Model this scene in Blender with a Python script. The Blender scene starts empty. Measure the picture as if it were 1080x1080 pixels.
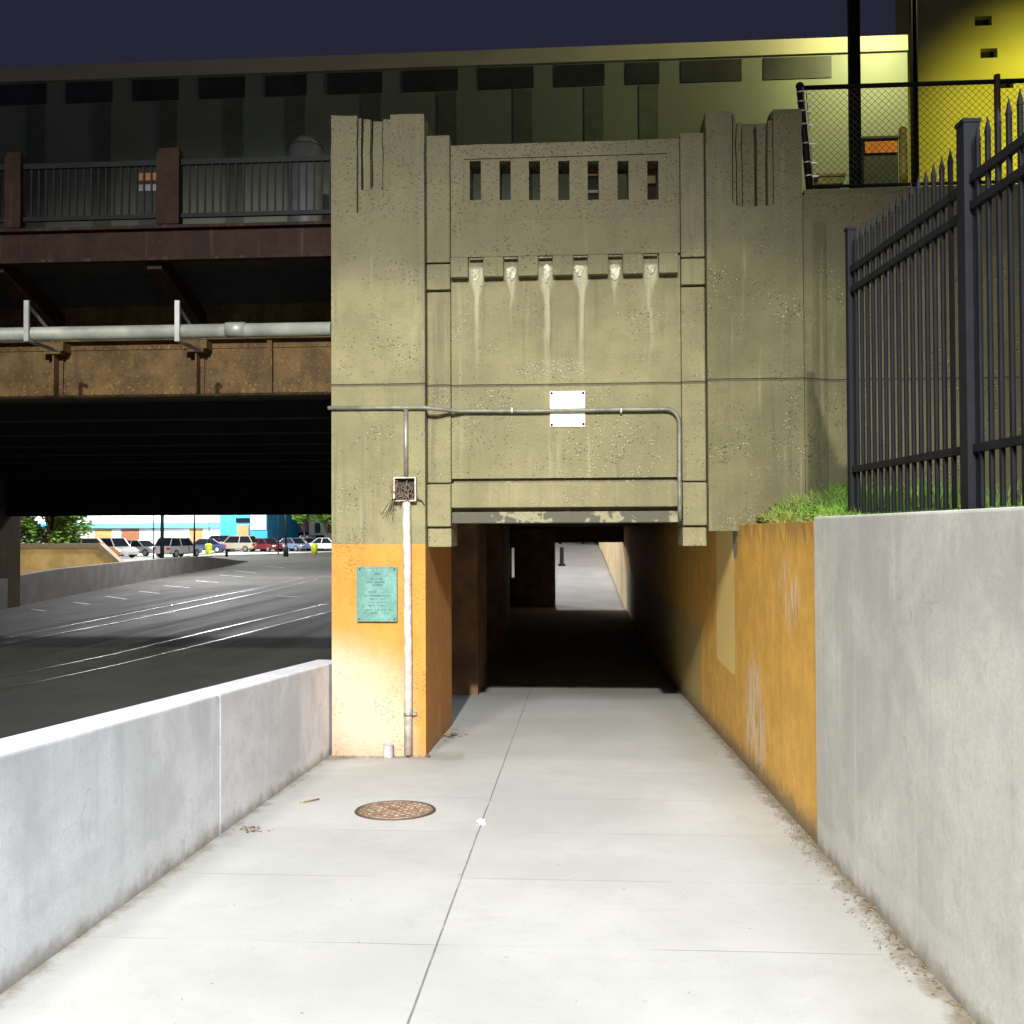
import bpy, bmesh, math, random
from mathutils import Vector, Matrix, noise
R = math.radians
random.seed(7)
scn = bpy.context.scene
col = scn.collection

# ------------------------------------------------------------------ camera
F = 1040.0
cam_d = bpy.data.cameras.new('camera'); cam = bpy.data.objects.new('camera', cam_d); col.objects.link(cam)
cam_d.lens = 36 * F / 1080; cam_d.sensor_width = 36; cam_d.clip_end = 2000; cam_d.clip_start = 0.05
CM = Matrix.Translation((0, 0, 1.6)) @ Matrix.Rotation(R(3.69), 4, 'Z') @ Matrix.Rotation(R(91.0), 4, 'X') @ Matrix.Rotation(R(-0.27), 4, 'Z')
cam.matrix_world = CM
scn.camera = cam
CO = Vector((0, 0, 1.6)); CR = CM.to_3x3()
def ray(px, py): return CR @ Vector(((px - 540) / F, (540 - py) / F, -1))
def at(px, py, Y):            # point of the plane Y=const seen at a photo pixel
    d = ray(px, py); return CO + d * (Y / d.y)
def gr(px, py, z):            # point of the level z
    d = ray(px, py); return CO + d * ((z - 1.6) / d.z)
def X_(px, Y, py=400): return at(px, py, Y).x
def Z_(py, Y, px=540): return at(px, py, Y).z

# ------------------------------------------------------------------ object helpers
def link(name, me, mats, parent=None, kind=None):
    o = bpy.data.objects.new(name, me); col.objects.link(o)
    for m in (mats if isinstance(mats, (list, tuple)) else [mats]): me.materials.append(m)
    if parent is not None:
        off = Vector((0, 0, 0)); p = parent
        while p is not None: off += p.location; p = p.parent
        me.transform(Matrix.Translation(-off)); o.parent = parent
    if kind: o['kind'] = kind
    return o
def obj(name, bm, mats, parent=None, kind=None, smooth=False, bevel=0):
    if bevel:
        bmesh.ops.remove_doubles(bm, verts=bm.verts, dist=1e-5)
        es = [e for e in bm.edges if len(e.link_faces) == 2 and e.calc_face_angle(0) > 0.5]
        bmesh.ops.bevel(bm, geom=es, offset=bevel, segments=2, profile=0.6, affect='EDGES', clamp_overlap=True)
    me = bpy.data.meshes.new(name); bm.to_mesh(me); bm.free()
    if smooth:
        for p in me.polygons: p.use_smooth = True
    return link(name, me, mats, parent, kind)
def thing(name, label, cat, loc=(0, 0, 0), group=None):
    o = bpy.data.objects.new(name, None); col.objects.link(o); o.location = loc
    o.empty_display_size = 0.2
    o['label'] = label; o['category'] = cat
    if group: o['group'] = group
    return o
def tag(o, label, cat, group=None, kind=None):
    o['label'] = label; o['category'] = cat
    if group: o['group'] = group
    if kind: o['kind'] = kind
    return o
def rebase(o, loc):           # put a single mesh's origin at its base
    loc = Vector(loc); o.data.transform(Matrix.Translation(-loc)); o.location = loc; return o
def B(): return bmesh.new()
def box(bm, x0, x1, y0, y1, z0, z1, mi=0, zf=None):
    vs = [bm.verts.new((x, y, z)) for x in (x0, x1) for y in (y0, y1) for z in (z0, z1)]
    for f in ((0, 1, 3, 2), (4, 6, 7, 5), (0, 4, 5, 1), (2, 3, 7, 6), (0, 2, 6, 4), (1, 5, 7, 3)):
        fc = bm.faces.new([vs[i] for i in f]); fc.material_index = mi
    return vs
def boxed(x0, x1, y0, y1, z0, z1): b = B(); box(b, x0, x1, y0, y1, z0, z1); return b
def prism(bm, pts, vec, mi=0):       # polygon (3D pts) extruded by vec
    vec = Vector(vec); a = [bm.verts.new(p) for p in pts]; b = [bm.verts.new(Vector(p) + vec) for p in pts]
    n = len(pts); fs = [bm.faces.new(a), bm.faces.new(b[::-1])]
    for i in range(n): fs.append(bm.faces.new([a[(i + 1) % n], a[i], b[i], b[(i + 1) % n]]))
    for f in fs: f.material_index = mi
    bmesh.ops.recalc_face_normals(bm, faces=fs)
def tube(bm, pts, r, seg=12, r2=None, caps=True, mi=0):
    pts = [Vector(p) for p in pts]; rings = []; n = len(pts)
    up = None
    for i, p in enumerate(pts):
        t = (pts[min(i + 1, n - 1)] - pts[max(i - 1, 0)]).normalized()
        if up is None:
            up = Vector((0, 0, 1)) if abs(t.z) < .9 else Vector((1, 0, 0))
        a = t.cross(up).normalized(); b = a.cross(t).normalized(); up = b
        rr = r if r2 is None else r + (r2 - r) * i / (n - 1)
        if isinstance(r, (list, tuple)): rr = r[i]
        rings.append([bm.verts.new(p + a * math.cos(2 * math.pi * k / seg) * rr + b * math.sin(2 * math.pi * k / seg) * rr) for k in range(seg)])
    fs = []
    for i in range(n - 1):
        for k in range(seg):
            f = bm.faces.new([rings[i][k], rings[i][(k + 1) % seg], rings[i + 1][(k + 1) % seg], rings[i + 1][k]]); f.smooth = True; f.material_index = mi; fs.append(f)
    if caps:
        for f in (bm.faces.new(rings[0][::-1]), bm.faces.new(rings[-1])): f.material_index = mi; fs.append(f)
    bmesh.ops.recalc_face_normals(bm, faces=fs)
def carve(bm, cuts, bevel=0.0):     # box-with-holes: subtracts boxes, returns a new bmesh
    me = bpy.data.meshes.new('tmp'); bmesh.ops.recalc_face_normals(bm, faces=bm.faces); bm.to_mesh(me); bm.free()
    o = bpy.data.objects.new('tmp', me); col.objects.link(o)
    c = B()
    for q in cuts: box(c, *q)
    bmesh.ops.recalc_face_normals(c, faces=c.faces)
    mc = bpy.data.meshes.new('tmpc'); c.to_mesh(mc); c.free(); oc = bpy.data.objects.new('tmpc', mc); col.objects.link(oc)
    md = o.modifiers.new('b', 'BOOLEAN'); md.operation = 'DIFFERENCE'; md.object = oc; md.solver = 'EXACT'; md.use_self = True
    dg = bpy.context.evaluated_depsgraph_get(); dg.update()
    r = B(); r.from_mesh(o.evaluated_get(dg).to_mesh())
    bpy.data.objects.remove(o); bpy.data.objects.remove(oc)
    bpy.data.meshes.remove(me); bpy.data.meshes.remove(mc)
    return r
def roughen(bm, cell, amp, seed=0, zmin=-99):   # chip the arrises a little
    bmesh.ops.triangulate(bm, faces=bm.faces)
    for _ in range(7):
        es = [e for e in bm.edges if e.calc_length() > cell and max(v.co.z for v in e.verts) > zmin]
        if not es: break
        bmesh.ops.subdivide_edges(bm, edges=es, cuts=1, use_grid_fill=False)
        bmesh.ops.triangulate(bm, faces=bm.faces)
    for v in bm.verts:
        if v.co.z < zmin: continue
        q = v.co * 7 + Vector((seed, 0, 0)); v.co += amp * Vector((noise.noise(q), noise.noise(q + Vector((9, 3, 1))), noise.noise(q + Vector((2, 8, 5)))))

# ------------------------------------------------------------------ material helpers
class NT:
    def __init__(s, name):
        s.m = bpy.data.materials.new(name); s.m.use_nodes = True; s.t = s.m.node_tree; s.n = s.t.nodes
        s.bsdf = s.n['Principled BSDF']; s.geo = s.n.new('ShaderNodeNewGeometry'); s.tc = s.n.new('ShaderNodeTexCoord')
        s.pos = s.geo.outputs['Position']
    def set(s, sock, v):
        if isinstance(v, bpy.types.NodeSocket): s.t.links.new(v, sock)
        elif isinstance(v, (tuple, list)) and sock.type == 'RGBA': sock.default_value = (*v[:3], 1)
        else: sock.default_value = v
    def math(s, op, a, b=0.0, c=None, clamp=False):
        n = s.n.new('ShaderNodeMath'); n.operation = op; n.use_clamp = clamp
        s.set(n.inputs[0], a); s.set(n.inputs[1], b)
        if c is not None: s.set(n.inputs[2], c)
        return n.outputs[0]
    def mapv(s, v, scale=(1, 1, 1), loc=(0, 0, 0)):
        n = s.n.new('ShaderNodeMapping'); s.set(n.inputs[0], v); n.inputs['Scale'].default_value = scale; n.inputs['Location'].default_value = loc
        return n.outputs[0]
    def noise(s, scale, detail=4, rough=.55, v=None, dist=0):
        n = s.n.new('ShaderNodeTexNoise'); s.set(n.inputs['Vector'], v or s.pos); n.inputs['Scale'].default_value = scale
        n.inputs['Detail'].default_value = max(1.5, detail - 1.5); n.inputs['Roughness'].default_value = rough; n.inputs['Distortion'].default_value = dist
        return n.outputs[0]
    def voro(s, scale, feat='F1', out='Distance', v=None):
        n = s.n.new('ShaderNodeTexVoronoi'); n.feature = feat; s.set(n.inputs['Vector'], v or s.pos); n.inputs['Scale'].default_value = scale
        return n.outputs[out]
    def ramp(s, v, a, b, lo=0.0, hi=1.0):     # smooth step a..b -> lo..hi
        n = s.n.new('ShaderNodeMapRange'); n.interpolation_type = 'SMOOTHSTEP'; s.set(n.inputs[0], v)
        n.inputs[1].default_value = a; n.inputs[2].default_value = b; n.inputs[3].default_value = lo; n.inputs[4].default_value = hi
        return n.outputs[0]
    def mix(s, f, a, b, mode='MIX'):
        n = s.n.new('ShaderNodeMix'); n.data_type = 'RGBA'; n.blend_type = mode
        s.set(n.inputs[0], f); s.set(n.inputs[6], a); s.set(n.inputs[7], b); return n.outputs[2]
    def xyz(s, v=None):
        n = s.n.new('ShaderNodeSeparateXYZ'); s.set(n.inputs[0], v or s.pos); return n.outputs
    def bump(s, h, strength=.3, dist=.01, normal=None):
        n = s.n.new('ShaderNodeBump'); s.set(n.inputs['Height'], h); n.inputs['Strength'].default_value = strength; n.inputs['Distance'].default_value = dist
        if normal is not None: s.set(n.inputs['Normal'], normal)
        return n.outputs[0]
    def done(s, colr=None, rough=None, nrm=None, metal=None, **k):
        if colr is not None: s.set(s.bsdf.inputs['Base Color'], colr)
        if rough is not None: s.set(s.bsdf.inputs['Roughness'], rough)
        if nrm is not None: s.set(s.bsdf.inputs['Normal'], nrm)
        if metal is not None: s.set(s.bsdf.inputs['Metallic'], metal)
        for a, b in k.items(): s.set(s.bsdf.inputs[a.replace('_', ' ')], b)
        return s.m
def band(t, v, c, w):      # 1 inside |v-c|<w with a soft edge
    return t.ramp(t.math('ABSOLUTE', t.math('SUBTRACT', v, c)), w * .6, w * 1.2, 1, 0)

def plain(name, c, rough=.6, metal=0, var=.15, scale=6, bumpy=0):
    t = NT(name); n = t.noise(scale, 5, .6)
    cc = t.mix(t.ramp(n, .3, .7), tuple(x * (1 - var) for x in c), tuple(min(1, x * (1 + var)) for x in c))
    nr = t.bump(t.noise(scale * 8, 3), .3, bumpy) if bumpy else None
    return t.done(cc, rough, nr, metal)

YF = 8.75                                   # the plane of the portal's front
PAINT_Z = Z_(574, YF, 400)
GAP0, GAPS = X_(501.5, YF), (X_(688, YF) - X_(501.5, YF)) / 5
Z_DENT = Z_(289, YF)

def aggregate(t, base, pebble_amt_lo=.5, pebble_amt_hi=.68):
    """old board-marked concrete with exposed pebbles where the skin has worn off"""
    x, y, z = t.xyz()
    big = t.noise(.9, 5, .6); mid = t.noise(5, 6, .65); fine = t.noise(60, 3, .6)
    c = t.mix(t.ramp(big, .35, .68), tuple(v * .78 for v in base), tuple(v * 1.12 for v in base))
    c = t.mix(t.ramp(mid, .35, .72, 0, .5), c, tuple(v * .62 for v in base))
    # vertical rain streaks
    st = t.noise(1, 5, .65, t.mapv(t.pos, (9, 9, .5)))
    c = t.mix(t.ramp(st, .52, .75, 0, .5), c, (.07, .058, .034))
    st2 = t.noise(1, 4, .6, t.mapv(t.pos, (14, 14, .8), (5, 2, 0)))
    c = t.mix(t.ramp(st2, .58, .78, 0, .35), c, (.33, .31, .20))
    # pebbles
    cell = t.voro(42, 'F1', 'Distance'); ccol = t.voro(42, 'F1', 'Color')
    sep = t.n.new('ShaderNodeSeparateColor'); t.set(sep.inputs[0], ccol)
    m = t.math('MAXIMUM', t.ramp(t.noise(2.2, 5, .7), pebble_amt_lo, pebble_amt_hi), t.ramp(t.math('ADD', z, t.math('MULTIPLY', t.noise(2, 3), .3)), 4.45, 4.7, 0, .75))
    peb = t.math('MULTIPLY', t.ramp(cell, .25, .45, 1, 0), t.math('GREATER_THAN', sep.outputs[0], .45))
    pm = t.math('MULTIPLY', peb, t.math('ADD', t.math('MULTIPLY', m, .95), .07))
    pcol = t.mix(t.ramp(sep.outputs[1], .3, .6), (.06, .047, .03), (.38, .35, .24))
    c = t.mix(pm, c, pcol)
    # pits
    pit = t.math('MULTIPLY', t.ramp(t.voro(24, 'F1', 'Distance', t.mapv(t.pos, (1, 1, 1), (3, 1, 7))), .10, .17, 1, 0), t.ramp(t.noise(3.1, 2), .48, .62))
    c = t.mix(t.math('MULTIPLY', pit, .6), c, (.06, .05, .03))
    c = t.mix(t.ramp(fine, .3, .7, 0, .25), c, tuple(v * .6 for v in base))
    h = t.math('ADD', t.math('MULTIPLY', pm, .8), t.math('SUBTRACT', t.math('MULTIPLY', fine, .35), pit))
    h = t.math('ADD', h, t.math('MULTIPLY', mid, .9))
    return c, h, (x, y, z)

CONC = (.207, .184, .090)
def orange_paint(t, c, base=(.47, .205, .034), side=False):
    x, y, z = t.xyz()
    n = t.noise(3.5, 6, .65); n2 = t.noise(26, 4, .6)
    pc = t.mix(t.ramp(n, .35, .7), tuple(v * .86 for v in base), tuple(min(1, v * 1.08) for v in base))
    pc = t.mix(t.ramp(n2, .60, .72, 0, .45), pc, (.30, .17, .06))
    return pc
def m_portal(name='weathered_portal_concrete', effl=False, paint=False, joints=True, base=CONC):
    t = NT(name); c, h, (x, y, z) = aggregate(t, base)
    zz = t.math('ADD', z, t.math('MULTIPLY', t.noise(1.2, 4), .4))
    # darker near the top: grime, plus the lamp's fall-off put into the colour
    c = t.mix(t.ramp(zz, 3.9, 4.4, 0, .68), c, (.075, .064, .036))
    if joints:
        j = band(t, t.math('ADD', z, t.math('MULTIPLY', t.noise(6, 3), .012)), Z_(404, YF) + .006, .011)
        c = t.mix(t.math('MULTIPLY', j, .8), c, (.07, .055, .03)); h = t.math('SUBTRACT', h, t.math('MULTIPLY', j, 2.0))
    if effl:
        # lime runs below the six drains
        w = t.math('WRAP', t.math('ADD', t.math('SUBTRACT', x, GAP0), t.math('MULTIPLY', t.noise(2.5, 3), .02)), GAPS / 2, -GAPS / 2)
        wn = t.n.new('ShaderNodeTexWhiteNoise'); wn.noise_dimensions = '1D'
        t.set(wn.inputs['W'], t.math('FLOOR', t.math('DIVIDE', t.math('ADD', t.math('SUBTRACT', x, GAP0), GAPS / 2), GAPS))); rv = wn.outputs['Value']
        w = t.math('ABSOLUTE', t.math('SUBTRACT', t.math('ADD', w, t.math('MULTIPLY', t.math('SUBTRACT', t.noise(1, 3, .6, t.mapv(t.pos, (3, 3, 4))), .5), .05)), t.math('MULTIPLY', rv, .02)))
        d = t.math('SUBTRACT', Z_DENT + .10, z)      # distance below the drain mouth
        wid = t.math('MULTIPLY', t.ramp(d, .0, .30, .08, .02), t.math('ADD', .6, t.math('MULTIPLY', rv, .9)))
        a = t.math('DIVIDE', w, wid); core = t.ramp(a, .35, 1.25, 1, 0)
        fade = t.math('MULTIPLY', t.ramp(t.math('DIVIDE', d, t.math('ADD', .35, rv)), .02, 1.25, 1, 0), t.ramp(d, -.02, .02, 0, 1))
        inr = t.math('MULTIPLY', t.math('GREATER_THAN', x, GAP0 - GAPS / 2), t.math('LESS_THAN', x, GAP0 + 5.5 * GAPS))
        rag = t.ramp(t.noise(1, 4, .7, t.mapv(t.pos, (22, 22, 3))), .3, .6, .35, 1)
        e = t.math('MULTIPLY', t.math('MULTIPLY', core, fade), t.math('MULTIPLY', inr, rag))
        c = t.mix(t.math('MULTIPLY', e, .6), c, (.42, .40, .27))
        # worn patch of pebbles over the joint
        px = X_(590, YF); pz = Z_(387, YF)
        ex = t.math('DIVIDE', t.math('SUBTRACT', x, px - .1), .38); ez = t.math('DIVIDE', t.math('SUBTRACT', z, pz), .10)
        r2 = t.math('ADD', t.math('MULTIPLY', ex, ex), t.math('MULTIPLY', ez, ez))
        r2 = t.math('ADD', r2, t.math('MULTIPLY', t.noise(9, 4), 1.2))
        cl = t.voro(48); pm = t.math('MULTIPLY', t.ramp(r2, 1.0, 1.7, 1, 0), t.ramp(cl, .2, .5, 1, 0))
        c = t.mix(t.math('MULTIPLY', pm, .8), c, (.46, .43, .29)); h = t.math('ADD', h, pm)
    if paint:
        edge = t.math('ADD', z, t.math('MULTIPLY', t.noise(30, 3), .02))
        m = t.math('LESS_THAN', edge, PAINT_Z + .01)
        pc = orange_paint(t, c)
        # paler towards the bottom of the pier, strongest at its street side
        q = t.math('ADD', t.math('MULTIPLY', t.math('SUBTRACT', x, -1.55), 1.0), t.math('MULTIPLY', t.math('SUBTRACT', z, .62), .9))
        q = t.math('ADD', q, t.math('MULTIPLY', t.noise(3, 6, .7), .55))
        q = t.math('MULTIPLY', t.ramp(q, -.55, .35, .6, 0), t.ramp(z, .35, .8, 1, 0))
        whiten = t.math('MULTIPLY', q, t.ramp(t.noise(22, 4, .7), .2, .6, .8, 1))
        whiten = t.math('MULTIPLY', whiten, t.ramp(x, -1.55, -1.36, 1, .0))
        pc = t.mix(whiten, pc, (.56, .48, .40))
        low = t.ramp(t.math('ADD', z, t.math('MULTIPLY', t.noise(7, 4), .3)), -.42, .0, .6, 0)
        pc = t.mix(low, pc, (.26, .17, .10))
        sp = t.math('MULTIPLY', t.ramp(t.voro(30, 'F1', 'Distance'), .08, .13, 1, 0), t.ramp(t.noise(4, 2), .5, .6))
        pc = t.mix(t.math('MULTIPLY', sp, .7), pc, (.22, .13, .06))
        c = t.mix(m, c, pc)
    nr = t.bump(h, .8, .016)
    return t.done(c, .9, nr)

M = {}
M['portal'] = m_portal(); M['panel'] = m_portal('limestreaked_panel_concrete', effl=True); M['pier'] = m_portal('painted_pier_concrete', paint=True); M['dimconc'] = m_portal('shaded_brown_concrete', base=(.14, .125, .056))  # brown copy is also darkened for the weaker light on the right
def m_dark_conc():
    t = NT('dark_concrete'); c, h, _ = aggregate(t, (.17, .14, .09)); return t.done(c, .92, t.bump(h, .5, .01))  # darker concrete for cores, grooves and the abutment
M['darkconc'] = m_dark_conc()
def m_drain():
    t = NT('lime_crusted_drain'); c = t.mix(t.ramp(t.noise(20, 5, .7), .35, .6), (.26, .235, .14), (.55, .52, .38)); return t.done(c, .9, t.bump(t.noise(45, 4), .8, .02))
M['lime'] = m_drain()
def m_rust(name, a, b, sp=.7):
    t = NT(name); n = t.noise(3, 7, .7); n2 = t.noise(30, 5, .7)
    c = t.mix(t.ramp(n, .35, .65), a, b); c = t.mix(t.ramp(n2, .56, .7, 0, sp), c, (.27, .15, .05) if sp > .5 else (.09, .04, .02))
    s = t.noise(1, 4, .6, t.mapv(t.pos, (12, 12, .7))); c = t.mix(t.ramp(s, .55, .7, 0, .5), c, (.05, .03, .02))
    return t.done(c, .75, t.bump(n2, .4, .006), .1)
M['rust'] = m_rust('rusted_girder_steel', (.060, .037, .015), (.115, .070, .027))
M['fascia'] = m_rust('old_painted_steel', (.012, .005, .003), (.020, .009, .005), .2)
M['blacksteel'] = plain('dark_railing_steel', (.007, .006, .007), .6, .1)
for k_ in ('blacksteel', 'fascia', 'rust'): M[k_].node_tree.nodes['Principled BSDF'].inputs['Specular IOR Level'].default_value = .15
M['underside'] = plain('dark_underside', (.03, .028, .028), .95)  # one near-black tone for deck, ceiling and other undersides

def m_wall(name, base, cool=(.0, .0, .0), joint_y=None):
    """clean poured wall: form-panel marks, water marks, faint trowel streaks"""
    t = NT(name); x, y, z = t.xyz()
    n = t.noise(1.1, 6, .62, dist=.6); n2 = t.noise(7, 6, .65); n3 = t.noise(70, 3)
    c = t.mix(t.ramp(n, .32, .68), tuple(v * .80 for v in base), tuple(min(.95, v * 1.10) for v in base))
    c = t.mix(t.ramp(n2, .42, .72, 0, .35), c, tuple(v * .72 for v in base))
    sv = t.noise(1, 5, .65, t.mapv(t.pos, (1, 11, .8))); c = t.mix(t.ramp(sv, .50, .72, 0, .25), c, tuple(v * .62 for v in base))
    sv2 = t.noise(1, 5, .65, t.mapv(t.pos, (1, 8, .7), (4, 9, 2))); c = t.mix(t.ramp(sv2, .55, .78, 0, .25), c, tuple(min(.95, v * 1.35) for v in base))
    # pour line wandering along the wall
    pl = t.math('ADD', z, t.math('ADD', t.math('MULTIPLY', y, .07), t.math('MULTIPLY', t.noise(.9, 4, .6), .5)))
    k = t.ramp(pl, .55, .60, 1, 0); c = t.mix(t.math('MULTIPLY', k, .22), c, tuple(min(.95, v * 1.4) for v in base))
    # dirt at the foot
    foot = t.math('ADD', t.math('ADD', z, t.math('MULTIPLY', y, .048)), t.math('MULTIPLY', t.noise(6, 5, .7), -.22))
    c = t.mix(t.ramp(foot, -.13, .0, .7, 0), c, (.20, .17, .12))
    bug = t.math('MULTIPLY', t.ramp(t.voro(16), .04, .075, 1, 0), t.ramp(t.noise(3, 2), .5, .62)); c = t.mix(t.math('MULTIPLY', bug, .7), c, tuple(v * .4 for v in base))
    ck = t.ramp(t.math('ABSOLUTE', t.math('SUBTRACT', t.noise(1.1, 5, .6, t.mapv(t.pos, (1, 1, .5))), .5)), .0, .0022, 1, 0); ck = t.math('MULTIPLY', ck, t.ramp(t.noise(1.4, 2), .52, .6))
    c = t.mix(t.math('MULTIPLY', ck, .45), c, tuple(v * .4 for v in base))
    c = t.mix(t.ramp(n3, .35, .7, 0, .22), c, tuple(v * .6 for v in base))
    n4 = t.noise(18, 6, .7); c = t.mix(t.ramp(n4, .54, .72, 0, .28), c, tuple(v * .55 for v in base))
    h = t.math('ADD', t.math('MULTIPLY', n2, .7), t.math('SUBTRACT', t.math('MULTIPLY', n3, .3), bug))
    return t.done(c, .85, t.bump(h, .16, .01))
M['barrier'] = m_wall('pale_poured_barrier_concrete', (.77, .78, .81))
M['retain'] = m_wall('grey_retaining_concrete', (.71, .71, .645))

def m_path():
    t = NT('pavement_concrete'); x, y, z = t.xyz()
    base = (.475, .47, .445)
    n = t.noise(.8, 5, .6); n2 = t.noise(6, 6, .65); n3 = t.noise(160, 3, .6)
    c = t.mix(t.ramp(n, .3, .7), tuple(v * .86 for v in base), tuple(v * 1.06 for v in base))
    c = t.mix(t.ramp(n2, .45, .75, 0, .3), c, tuple(v * .74 for v in base))
    c = t.mix(t.ramp(n3, .35, .7, 0, .22), c, tuple(v * .6 for v in base))
    wy = t.math('ADD', y, t.math('MULTIPLY', t.noise(4, 3), .01))
    jt = t.math('ABSOLUTE', t.math('SUBTRACT', t.math('PINGPONG', t.math('SUBTRACT', wy, 4.30), .475), 0))
    J = t.math('MULTIPLY', t.ramp(jt, .003, .008, 1, 0), t.math('MULTIPLY', t.ramp(t.noise(1.3, 3), .40, .60, .12, .9), t.math('LESS_THAN', y, 8.6)))
    wx = t.math('ADD', x, t.math('MULTIPLY', t.noise(2.5, 4, .7), .012))
    K = t.ramp(t.math('ABSOLUTE', t.math('SUBTRACT', wx, t.math('ADD', -.59, t.math('MULTIPLY', y, -.004)))), .0028, .0062, 1, 0)
    KK = t.math('MULTIPLY', K, t.ramp(t.noise(5, 4, .7), .3, .55, .45, 1))
    jm = t.math('MAXIMUM', t.math('MULTIPLY', J, .38), t.math('MULTIPLY', KK, .85))
    c = t.mix(jm, c, (.10, .09, .075))
    # tone differs from slab to slab
    w = t.n.new('ShaderNodeTexWhiteNoise'); w.noise_dimensions = '2D'
    cb = t.n.new('ShaderNodeCombineXYZ'); t.set(cb.inputs[0], t.math('FLOOR', t.math('DIVIDE', t.math('SUBTRACT', y, 4.30), .95))); t.set(cb.inputs[1], t.math('GREATER_THAN', wx, -.6)); t.set(w.inputs['Vector'], cb.outputs[0])
    c = t.mix(t.math('MULTIPLY', w.outputs['Value'], .16), c, tuple(v * .7 for v in base))
    # dirt gathered along both walls and at the foot of the pier
    dl = t.math('MINIMUM', t.math('ADD', x, 2.25), t.math('SUBTRACT', 1.42, x))
    dd = t.math('ADD', dl, t.math('MULTIPLY', t.noise(5, 6, .7), -.32)); c = t.mix(t.ramp(dd, -.15, -.04, .75, 0), c, (.20, .165, .11))
    pf = t.math('ADD', t.math('ABSOLUTE', t.math('SUBTRACT', y, 8.75)), t.math('MULTIPLY', t.noise(4, 6, .7), .7))
    pf = t.math('MULTIPLY', t.ramp(pf, .35, .75, .5, 0), t.math('LESS_THAN', x, -1.0)); c = t.mix(pf, c, (.24, .2, .14))
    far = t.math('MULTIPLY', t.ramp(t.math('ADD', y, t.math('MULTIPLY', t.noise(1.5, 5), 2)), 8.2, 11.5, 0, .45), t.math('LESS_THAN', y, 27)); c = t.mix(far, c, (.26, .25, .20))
    sm = t.noise(1, 5, .6, t.mapv(t.pos, (.8, 5, 1)), 1.5); c = t.mix(t.ramp(sm, .56, .7, 0, .10), c, (.30, .26, .19))
    gum = t.math('MULTIPLY', t.ramp(t.voro(3.5), .035, .05, 1, 0), t.ramp(t.noise(1.7, 2), .45, .55)); c = t.mix(t.math('MULTIPLY', gum, .45), c, (.16, .15, .13))
    spk = t.math('MULTIPLY', t.ramp(t.voro(38), .10, .2, 1, 0), t.ramp(t.noise(6, 2), .5, .62)); c = t.mix(t.math('MULTIPLY', spk, .4), c, (.25, .23, .2))
    h = t.math('SUBTRACT', t.math('MULTIPLY', n3, .3), t.math('MULTIPLY', jm, 1.5))
    return t.done(c, .8, t.bump(h, .35, .006))
M['path'] = m_path()

def m_asphalt():
    t = NT('road_asphalt'); n = t.noise(.35, 5, .6); n2 = t.noise(120, 3); tr = t.noise(1, 4, .6, t.mapv(t.pos, (1.6, .05, 1)))
    c = t.mix(t.ramp(n, .3, .7), (.052, .052, .049), (.088, .086, .08)); c = t.mix(t.ramp(n2, .4, .7, 0, .5), c, (.12, .115, .105))
    c = t.mix(t.ramp(tr, .45, .65, 0, .4), c, (.035, .035, .035))
    return t.done(c, t.ramp(tr, .4, .65, .95, .8), t.bump(n2, .35, .006), Specular_IOR_Level=.1)
M['asphalt'] = m_asphalt()

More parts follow.
